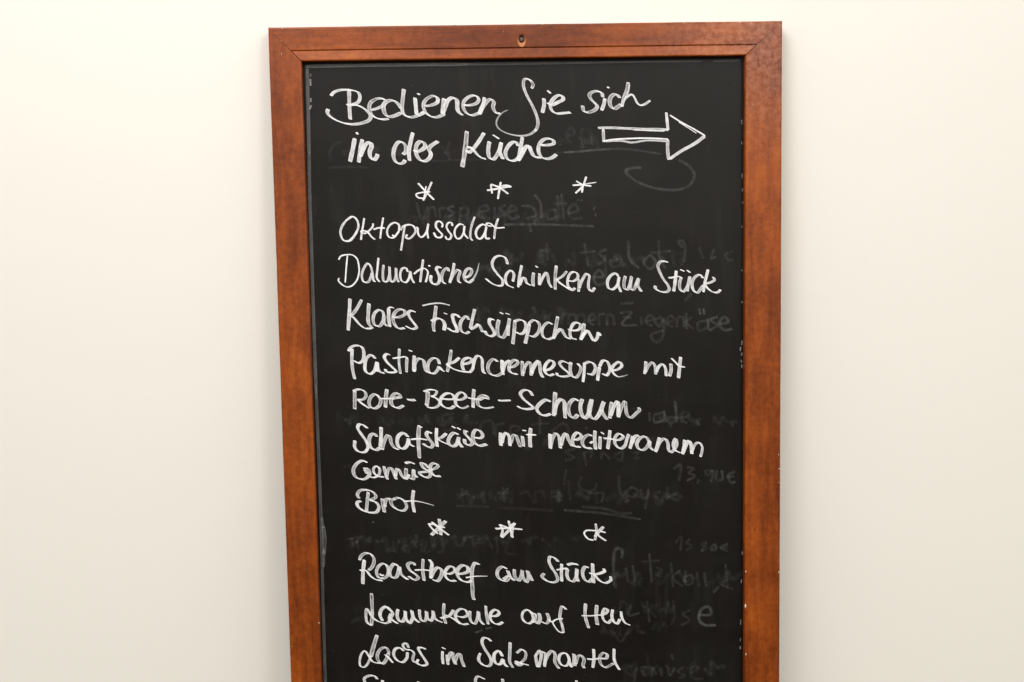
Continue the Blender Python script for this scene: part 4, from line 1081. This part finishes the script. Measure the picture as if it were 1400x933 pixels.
 ('wiped_writing', 'faint trace of wiped off writing', """
0.47;3.78;0.08;0;-940,-4578,-1073,-4603,-1075,-4670,-943,-4699,-917,-4753,-1077,-4790
0.47;3.78;0.07;0;-627,-4840,-611,-4706,-491,-4681,-468,-4843
0.47;3.78;0.07;0;-441,-4870,-434,-4736,-332,-4711
0.47;3.78;0.09;0;-122,-4850,-255,-4861,-253,-4753,-147,-4769,-201,-4821
0.47;3.78;0.09;0;94,-4613,91,-4854
0.47;3.78;0.09;0;-14,-4731,199,-4722
0.47;3.78;0.09;0;251,-4804,386,-4726,438,-4821,277,-4872,238,-4803
0.47;3.78;0.09;0;515,-5038,408,-5076,500,-5146,393,-5184
0.47;3.78;0.1;0;621,-5081,652,-5249
0.47;3.78;0.09;0;635,-5086,728,-5078,701,-5150
0.47;3.78;0.09;0;834,-5172,848,-5091,941,-5174
0.47;3.78;0.09;0;1076,-5090,995,-5143,1075,-5198,1102,-5077
0.47;3.78;0.09;0;1209,-5120,1290,-5095,1236,-5175,1303,-5168
0.47;3.78;0.09;0;-935,-5576,-788,-5565
0.47;3.78;0.09;0;-866,-5496,-857,-5672
0.47;3.78;0.09;0;-922,-5630,-800,-5524
0.47;3.78;0.09;0;-427,-5573,-294,-5562
0.47;3.78;0.09;0;-373,-5493,-349,-5683
0.47;3.78;0.09;0;-415,-5641,-306,-5508
0.47;3.78;0.09;0;295,-5534,306,-5698
0.47;3.78;0.09;0;213,-5628,374,-5617
0.47;3.78;0.07;0;-937,-5711,-537,-5734
0.47;3.78;0.07;0;-431,-5749,-83,-5771,238,-5797
0.47;3.78;0.19;0;372,-5794,855,-5846,1311,-5930
0.47;3.78;0.1;0;587,-5758,882,-5792,1069,-5850,1204,-5848
0.47;3.78;0.09;0;405,-5293,376,-5482
0.47;3.78;0.09;0;430,-5429,454,-5674
0.47;3.78;0.1;0;1046,-5387,1058,-5578,1165,-5694
0.47;3.78;0.1;0;1206,-5527,1125,-5606,1232,-5650,1273,-5569,1206,-5527
0.47;3.78;0.1;0;1313,-5556,1326,-5665,1393,-5653,1407,-5558,1365,-5802
0.47;3.78;0.09;0;1555,-5589,1474,-5628,1554,-5703
0.47;3.78;0.09;0;1636,-5536,1635,-5699
0.47;3.78;0.09;0;1743,-5620,1649,-5659,1783,-5708
0.47;3.78;0.07;0;591,-5378,563,-5513,723,-5571,778,-5463
0.47;3.78;0.07;0;696,-5597,857,-5601,829,-5709
0.47;4.65;0.042;0;-1662,-4872,-1679,-4854,-1619,-4918,-1635,-4837,-1566,-4910,-1529,-4839,-1513,-4902,-1533,-5000,-1468,-4867,-1450,-4868
0.47;5.81;0.037;0;-1380,-4896,-1321,-4996,-1312,-4987,-1293,-4933,-1274,-4898,-1212,-4890,-1239,-4917,-1249,-4943,-1196,-4953,-1213,-4926
0.47;6.83;0.059;0;-1089,-4902,-1062,-4902,-1018,-4912,-984,-4958,-975,-4994,-974,-4913,-912,-4941,-887,-4978
0.47;6.1;0.041;0;-797,-4917,-807,-4988,-744,-4927,-708,-4910,-673,-4937,-630,-5010,-612,-5001,-619,-4885,-541,-4985,-550,-4976
0.47;4.65;0.034;0;-373,-4997,-319,-4936,-293,-4981,-283,-4927,-256,-4928,-193,-4875
0.47;6.98;0.041;0;-106,-4976,-54,-5022,-72,-5021,-79,-4914,-27,-5004,1,-4951
0.47;6.1;0.042;0;152,-4909,142,-5008,197,-4883,259,-4903,268,-4894,285,-4912,338,-4976,373,-5004
0.47;5.38;0.054;0;481,-4934,543,-4953,534,-4908,516,-4926,596,-4936,595,-5008
0.47;6.1;0.065;0;774,-4985,774,-4940,854,-4942,872,-4897,899,-4925,960,-5007
0.47;4.51;0.047;0;1094,-5028,1104,-4920,1157,-4966,1209,-5057,1210,-4985,1200,-5057,1245,-5031,1237,-4914,1308,-4915,1326,-4924
0.47;4.8;0.043;0;1424,-5016,1424,-4908,1469,-4972,1460,-4918,1540,-5010,1602,-5065
0.47;6.1;0.063;0;-792,-5556,-759,-5710,-730,-5593,-722,-5603,-659,-5604,-605,-5551,-615,-5614,-599,-5687
0.47;5.23;0.031;0;-518,-5634,-525,-5544,-447,-5663,-446,-5609,-409,-5546,-385,-5664,-339,-5611,-330,-5593,-269,-5694,-258,-5531
0.47;4.51;0.049;0;-143,-5588,-151,-5579,-62,-5554,-62,-5572,-27,-5627,16,-5691,34,-5682,18,-5582,116,-5557,124,-5630
0.47;4.51;0.061;0;205,-5577,268,-5570,284,-5661,321,-5562,329,-5680,321,-5571
0.47;5.67;0.06;0;517,-5593,561,-5630,562,-5558,553,-5567,615,-5623,668,-5660,687,-5561,705,-5570,750,-5571,775,-5726
0.47;6.83;0.044;0;883,-5683,928,-5656,937,-5657,954,-5657,1018,-5604,1043,-5732,1089,-5596,1142,-5716,1134,-5616,1125,-5561
0.47;5.96;0.046;0;1241,-5600,1232,-5636,1304,-5637,1340,-5611,1357,-5666,1366,-5675
0.47;5.96;0.065;0;1492,-5632,1518,-5751,1563,-5725,1617,-5617,1644,-5627,1635,-5663,1716,-5637,1752,-5620,1796,-5657,1814,-5676
0.47;4.65;0.065;0;-2273,-4628,-2211,-4638,-2204,-4691,-2165,-4567,-2132,-4630,-2150,-4657,-2081,-4685,-2072,-4703,-2018,-4668,-1975,-4678
0.47;4.65;0.048;0;-1851,-4681,-1840,-4592,-1781,-4673,-1720,-4710,-1737,-4710,-1675,-4666,-1692,-4666,-1700,-4630
0.47;4.51;0.03;0;-1595,-4650,-1605,-4695,-1541,-4624,-1516,-4661,-1490,-4697,-1462,-4626,-1445,-4662,-1436,-4662
0.47;6.69;0.042;0;-1365,-4610,-1349,-4700,-1304,-4656,-1276,-4585,-1252,-4684,-1242,-4666
0.47;5.52;0.056;0;-1135,-4615,-1119,-4686,-1093,-4714,-1049,-4724,-1031,-4679,-968,-4627,-976,-4618,-987,-4707
0.47;6.54;0.048;0;-828,-4692,-781,-4595,-783,-4649,-766,-4694,-713,-4695,-651,-4696"""),
 ('wiped_writing', 'faint trace of wiped off writing', """
0.47;5.81;0.12;0;646,-4785,667,-4791"""),
 ('wiped_writing', 'faint trace of wiped off writing', """
0.47;3.78;0.14;0;1717,-5320,1798,-5262,1784,-5463
0.47;3.78;0.14;0;1878,-5297,1959,-5312,1905,-5365,1972,-5407,1878,-5465
0.47;3.78;0.13;0;2026,-5449,2007,-5503
0.47;3.78;0.14;0;2187,-5344,2107,-5342,2133,-5397,2201,-5344,2174,-5485
0.47;3.78;0.14;0;2241,-5345,2241,-5454,2308,-5455,2308,-5346
0.47;3.78;0.14;0;2470,-5363,2389,-5402,2416,-5498,2475,-5486
0.47;3.78;0.13;0;2362,-5429,2456,-5417"""),
 ('wiped_writing', 'faint trace of wiped off writing', """
0.47;3.78;0.1;0;1736,-6231,1809,-6158,1794,-6328
0.47;3.78;0.1;0;1911,-6190,1867,-6234,1940,-6280,1867,-6329
0.47;3.78;0.13;0;2116,-6225,2057,-6253,2116,-6299,2057,-6343,2116,-6240
0.47;3.78;0.13;0;2204,-6257,2175,-6330,2233,-6317,2219,-6251
0.47;3.78;0.13;0;2380,-6261,2292,-6303,2380,-6356
0.47;3.78;0.1;0;2292,-6312,2380,-6308"""),
 ('wiped_writing', 'faint trace of wiped off writing', """
0.47;3.78;0.12;0;972,-6750,974,-6437,1005,-6295,1078,-6297,1077,-6395
0.47;3.78;0.11;0;1120,-6530,1154,-6716
0.47;3.78;0.1;0;1208,-6502,1236,-6712
0.47;3.78;0.12;0;1413,-6358,1441,-6722
0.47;3.78;0.1;0;1325,-6460,1536,-6450
0.47;3.78;0.1;0;1500,-6538,1559,-6570,1500,-6628,1558,-6659
0.47;3.78;0.11;0;1676,-6483,1704,-6788
0.47;3.78;0.1;0;1793,-6575,1705,-6663,1822,-6785
0.47;3.78;0.1;0;1939,-6638,1851,-6666,1866,-6756,1939,-6743,1939,-6632
0.47;3.78;0.1;0;1998,-6610,2027,-6790
0.47;3.78;0.1;0;2086,-6612,2115,-6792
0.47;3.78;0.11;0;2350,-6513,2380,-6828
0.47;3.78;0.11;0;2439,-6830,2292,-6766,2380,-6708
0.47;3.78;0.17;0;2203,-6869,2268,-6790
0.47;4.36;0.12;0;994,-6782,974,-6515,975,-6350,1012,-6287,1066,-6297,1083,-6371,1065,-6416
0.47;6.25;0.063;0;891,-6687,883,-6660,937,-6633,964,-6606,982,-6653,1018,-6589,1027,-6599,1018,-6626,1072,-6627,1108,-6601
0.47;6.54;0.06;0;1188,-6713,1224,-6760,1224,-6695,1270,-6595,1287,-6752,1296,-6724,1324,-6698,1333,-6661
0.47;4.65;0.043;0;1450,-6682,1513,-6647,1504,-6619,1559,-6583,1540,-6647,1522,-6739,1585,-6713,1585,-6713,1649,-6622,1684,-6688
0.47;4.51;0.059;0;1766,-6588,1784,-6616,1811,-6635,1856,-6728,1856,-6590,1847,-6719,1901,-6711,1928,-6675,1964,-6685,2000,-6658
0.47;5.52;0.038;0;2100,-6614,2091,-6679,2154,-6772,2145,-6754,2208,-6746,2226,-6719,2262,-6627,2280,-6757
0.47;6.69;0.052;0;2335,-6786,2326,-6721,2389,-6603,2398,-6704,2434,-6677,2452,-6724,2515,-6661,2570,-6616"""),
 ('wiped_writing', 'faint trace of wiped off writing', """
0.47;3.78;0.1;0;1703,-6962,1717,-7173,1673,-7268
0.47;3.78;0.1;0;1909,-7087,1820,-7130,1908,-7208,1805,-7271
0.47;3.78;0.3;0;2026,-7150,2174,-7139,2144,-7048,2056,-7076,2020,-7195,2085,-7272,2232,-7282
0.47;3.78;0.08;0;967,-7335,1054,-7464,1128,-7354
0.47;3.78;0.1;0;1175,-7010,1159,-7129,1292,-7102
0.47;3.78;0.08;0;1322,-6983,1497,-7168
0.47;3.78;0.09;0;1381,-6954,1408,-7226
0.47;4.36;0.044;0;978,-7021,969,-7095,1041,-7041,1060,-6958,1123,-6978,1131,-7117,1168,-7026,1186,-6980
0.47;6.25;0.044;0;1313,-6964,1330,-7030,1349,-7011,1357,-7086,1402,-7068,1457,-6996
0.47;4.51;0.051;0;1502,-6987,1484,-7079,1556,-7072,1583,-7063,1601,-7064,1619,-7120,1638,-6972,1673,-7112,1692,-7066,1719,-7020
0.47;5.52;0.045;0;795,-7322,840,-7351,841,-7221,841,-7286,894,-7343,940,-7316,957,-7391,949,-7279,1012,-7262,1048,-7393
0.47;5.81;0.043;0;1157,-7294,1138,-7358,1220,-7277,1266,-7259,1266,-7259,1265,-7333,1337,-7354,1328,-7363
0.47;4.65;0.034;0;1455,-7301,1446,-7319,1501,-7219,1528,-7349,1582,-7239,1627,-7296"""),
 ('wiped_writing', 'faint trace of wiped off writing', """
0.47;3.78;0.09;0;1199,-7764,1110,-7822,1198,-7900,1243,-7795,1212,-7992
0.47;3.78;0.09;0;1316,-7858,1381,-7799,1302,-7803,1345,-7910
0.47;3.78;0.1;0;1434,-7912,1449,-7801,1493,-7893
0.47;3.78;0.1;0;1552,-7803,1567,-7916
0.47;3.78;0.12;0;1641,-7805,1655,-7912,1724,-7807
0.47;3.78;0.12;0;1680,-7640,1700,-7710
0.47;3.78;0.11;0;1833,-7804,1759,-7854,1841,-7917,1773,-7945
0.47;3.78;0.12;0;1921,-7882,2019,-7821,1936,-7807,1936,-7940,2075,-7959
0.47;4.94;0.034;0;1062,-7821,1053,-7802,1144,-7767,1180,-7833,1198,-7834,1226,-7732,1262,-7826,1271,-7826
0.47;4.51;0.059;0;1353,-7782,1352,-7894,1398,-7876,1407,-7783,1443,-7831,1471,-7803,1507,-7795,1552,-7899
0.47;5.67;0.048;0;1616,-7798,1625,-7779,1661,-7846,1707,-7819,1716,-7838,1725,-7847
0.47;5.96;0.041;0;1825,-7859,1816,-7906,1880,-7814,1916,-7852,1925,-7778,1962,-7750,2007,-7817,1998,-7807
0.47;7.12;0.056;0;2107,-7847,2089,-7828,2180,-7915,2171,-7746,2253,-7823,2298,-7806,2325,-7797,2344,-7835"""),
 ('wiped_writing', 'faint trace of wiped off writing', """
0.47;2.33;0.22;0;-737,-7305,-647,-7273
0.47;2.91;0.3;0;-611,-7260,-536,-7243"""),
 ('wiped_writing', 'faint trace of wiped off writing', """
0.47;3.78;0.07;0;-2334,-1537,-2339,-1427,-2272,-1336,-2198,-1319
0.47;3.78;0.06;0;-2373,-1619,-2132,-1610,-1892,-1621
0.47;5.52;0.049;0;-2177,-1418,-2187,-1469,-2125,-1419,-2092,-1470,-2065,-1419,-2074,-1445"""),
 ('wiped_writing', 'faint trace of wiped off writing', """
0.47;3.78;0.07;0;-2226,-6216,-2210,-6076
0.47;3.78;0.07;0;-2268,-6098,-2085,-6067
0.47;3.78;0.07;0;-2154,-6101,-2146,-6218
0.47;3.78;0.06;0;-1720,-6134,-1701,-6275,-1652,-6135
0.47;3.78;0.06;0;-1539,-6185,-1608,-6230,-1518,-6279
0.47;3.78;0.06;0;-1377,-6118,-1369,-6282
0.47;3.78;0.06;0;-1308,-6143,-1335,-6283,-1265,-6261
0.47;3.78;0.06;0;-1124,-6100,-1116,-6265,-1174,-6287
0.47;3.78;0.07;0;-803,-6108,-711,-6086
0.47;3.78;0.06;0;-643,-6158,-596,-6089,-507,-6255
0.47;3.78;0.05;0;-459,-6115,-440,-6327
0.47;3.78;0.05;0;-299,-6166,-347,-6305,-210,-6332
0.47;6.4;0.062;0;-2227,-6086,-2212,-6177,-2166,-6133,-2167,-6142,-2121,-6088,-2093,-6071,-2059,-6099,-2024,-6145,-2005,-6082,-1989,-6146
0.47;6.4;0.045;0;-1917,-6111,-1918,-6148,-1855,-6113,-1864,-6140,-1810,-6095,-1788,-6269,-1751,-6224,-1707,-6252
0.47;7.12;0.051;0;-1641,-6127,-1650,-6135,-1579,-6110,-1591,-6264,-1528,-6238,-1518,-6184,-1447,-6176,-1454,-6122
0.47;4.94;0.061;0;-1516,-6084,-1456,-6176,-1481,-6130,-1439,-6222,-1435,-6067,-1419,-6132,-1367,-6187,-1356,-6124
0.47;7.12;0.046;0;-1239,-6081,-1225,-6218,-1187,-6109,-1133,-6092,-1117,-6193,-1053,-6131
0.47;5.52;0.062;0;-1017,-6122,-963,-6087,-956,-6169,-948,-6197,-885,-6207,-839,-6099,-848,-6144,-839,-6099,-767,-6110,-725,-6229
0.47;6.54;0.064;0;-689,-6194,-678,-6112,-617,-6186,-571,-6114,-562,-6123,-554,-6133
0.47;5.81;0.06;0;-482,-6153,-455,-6117,-419,-6118,-385,-6182,-376,-6201,-358,-6174,-313,-6184,-294,-6084
0.47;6.25;0.04;0;-161,-6169,-143,-6169,-107,-6170,-89,-6152,-45,-6208,-53,-6153,37,-6119,36,-6146
0.47;5.96;0.045;0;108,-6157,90,-6147,170,-6195,214,-6260,233,-6187,269,-6142,287,-6170,340,-6208
0.47;5.81;0.032;0;466,-6183,493,-6138,528,-6194,547,-6121,591,-6159,627,-6132,645,-6142,663,-6197"""),
 ('wiped_writing', 'faint trace of wiped off writing', """
0.47;6.98;0.055;0;-1901,-1430,-1849,-1414,-1841,-1431,-1850,-1448,-1779,-1389,-1790,-1466"""),
 ('wiped_writing', 'faint trace of wiped off writing', """
0.47;6.98;0.05;0;-1633,-1409,-1581,-1410,-1557,-1461,-1563,-1367,-1514,-1479,-1496,-1436,-1461,-1420,-1451,-1394"""),
 ('wiped_writing', 'faint trace of wiped off writing', """
0.47;4.36;0.063;0;-2290,-5218,-2227,-5183,-2210,-5192,-2228,-5201,-2159,-5256,-2124,-5275,-2103,-5168,-2068,-5177
0.47;4.51;0.042;0;-1945,-5207,-1883,-5208,-1884,-5226,-1883,-5199,-1814,-5264,-1779,-5264,-1750,-5202,-1716,-5230
0.47;5.38;0.048;0;-1662,-5195,-1619,-5241,-1593,-5259,-1539,-5224,-1521,-5216,-1528,-5171,-1486,-5235,-1496,-5279,-1424,-5236,-1381,-5282"""),
 ('wiped_writing', 'faint trace of wiped off writing', """
0.47;5.67;0.056;0;-2258,-7128,-2240,-7128,-2185,-7102,-2131,-7085,-2114,-7104,-2069,-7105,-2079,-7132,-2026,-7170,-2000,-7180,-2016,-7124
0.47;6.4;0.037;0;-1865,-7183,-1830,-7184,-1801,-7102,-1747,-7094,-1766,-7167,-1757,-7158
0.47;5.23;0.062;0;-1704,-7178,-1667,-7124,-1651,-7188,-1640,-7124,-1570,-7181,-1533,-7164,-1534,-7173,-1515,-7164,-1479,-7147,-1470,-7147
0.47;7.12;0.033;0;-1335,-7122,-1337,-7196,-1273,-7142,-1255,-7170,-1228,-7134,-1184,-7181"""),
 ('wiped_writing', 'faint trace of wiped off writing', """
0.47;4.51;0.06;0;2210,-4763,2219,-4682,2281,-4773,2317,-4684,2344,-4729,2362,-4739,2406,-4749,2442,-4803,2442,-4740,2504,-4760"""),
 ('chalk_smear', 'grey chalk smear on the panel edge', """
0;4.28;0.15;0;-2576,-461,-2583,-1190,-2595,-1960,-2594,-2478,-2596,-3349,-2595,-4248
0;3.85;0.15;0;-2595,-4248,-2584,-5752,-2593,-6844,-2596,-7952
0;3.42;0.12;0;-2574,-5824,-2560,-5952
0;4.28;0.14;0;-2560,-5933,-2547,-6079,-2562,-6279
0;2.99;0.12;0;-2560,-6224,-2571,-6433
0;4.28;0.2;0;-2592,-436,-1890,-433,-689,-436
0;3.85;0.15;1;-689,-436,690,-437,1555,-436,2075,-439
0;2.39;0.275;0;-2543,-582,-2542,-661
0;1.64;0.1375;0;-2537,-522,-2537,-558
0;2.05;0.2475;0;-2545,-803,-2548,-848
0;2.19;0.275;0;-2544,-885,-2562,-934
0;1.03;0.165;0;-2581,-1423,-2580,-1451"""),
 ('chalk_smear', 'grey chalk smear on the panel edge', """
0;2.56;0.06;0;2205,-440,2509,-436"""),
 ('chalk_smear', 'grey chalk smear on the panel edge', """
0;1.23;0.1925;0;2545,-2380,2550,-2402"""),
 ('chalk_smear', 'grey chalk smear on the panel edge', """
0;1.37;0.275;0;2548,-2902,2551,-2923"""),
 ('chalk_smear', 'grey chalk smear on the panel edge', """
0;1.37;0.275;0;2551,-3281,2551,-3308"""),
 ('chalk_smear', 'grey chalk smear on the panel edge', """
0;1.5;0.2475;0;2554,-3760,2547,-3815
0;1.37;0.275;0;2536,-3837,2530,-3886
0;1.37;0.22;0;2552,-3904,2543,-3944"""),
 ('chalk_smear', 'grey chalk smear on the panel edge', """
0;1.37;0.275;0;2539,-3993,2550,-4026
0;1.37;0.275;0;2548,-4048,2552,-4093"""),
 ('chalk_smear', 'grey chalk smear on the panel edge', """
0;1.23;0.22;0;2555,-6356,2560,-6402"""),
 ('chalk_smear', 'grey chalk smear on the panel edge', """
0;1.37;0.2475;0;2549,-6711,2544,-6757"""),
 ('chalk_smear', 'grey chalk smear on the panel edge', """
0;1.23;0.22;0;2543,-7219,2538,-7288"""),
 ('chalk_smear', 'grey chalk smear on the panel edge', """
0;1.37;0.275;0;2534,-7555,2538,-7595"""),
 ('chalk_smear', 'grey chalk smear on the panel edge', """
0;1.23;0.165;0;2538,-7451,2534,-7497"""),
 ('chalk_smear', 'grey chalk smear on the panel edge', """
0;1.37;0.1925;0;2542,-1128,2549,-1179"""),
 ('chalk_smear', 'grey chalk smear on the panel edge', """
0;1.37;0.165;0;2540,-1382,2549,-1416"""),
 ('chalk_smear', 'grey chalk smear on the panel edge', """
0;1.37;0.165;0;2550,-1759,2550,-1815"""),
 ('chalk_smear', 'grey chalk smear on the panel edge', """
0;1.37;0.1925;0;2555,-1937,2555,-1971"""),
 ('chalk_smear', 'grey chalk smear on the panel edge', """
0;1.37;0.1925;0;2555,-2093,2559,-2116"""),
 ('chalk_smear', 'grey chalk smear on the panel edge', """
0;1.37;0.1375;0;-1964,-5892,-1945,-5897"""),
]

for name, label, text in WRITING:
    bm = bmesh.new()
    uvl = bm.loops.layers.uv.new('UVMap')
    lc = bm.verts.layers.float.new('cover')
    lh = bm.verts.layers.float.new('hollow')
    for index, line in enumerate(x for x in text.split('\n') if x.strip()):
        L, wd, op, fade, xy = line.split(';')
        v = [int(c) / 10 for c in xy.split(',')]
        ribbon(bm, uvl, lc, lh, [Vector(p) for p in zip(v[::2], v[1::2])], float(L), float(wd), float(op), int(fade), index)
    o = obj(name, bm, [M_WIPED if name == 'wiped_writing' else M_CHALK], panel)
    if label:
        o['label'] = label
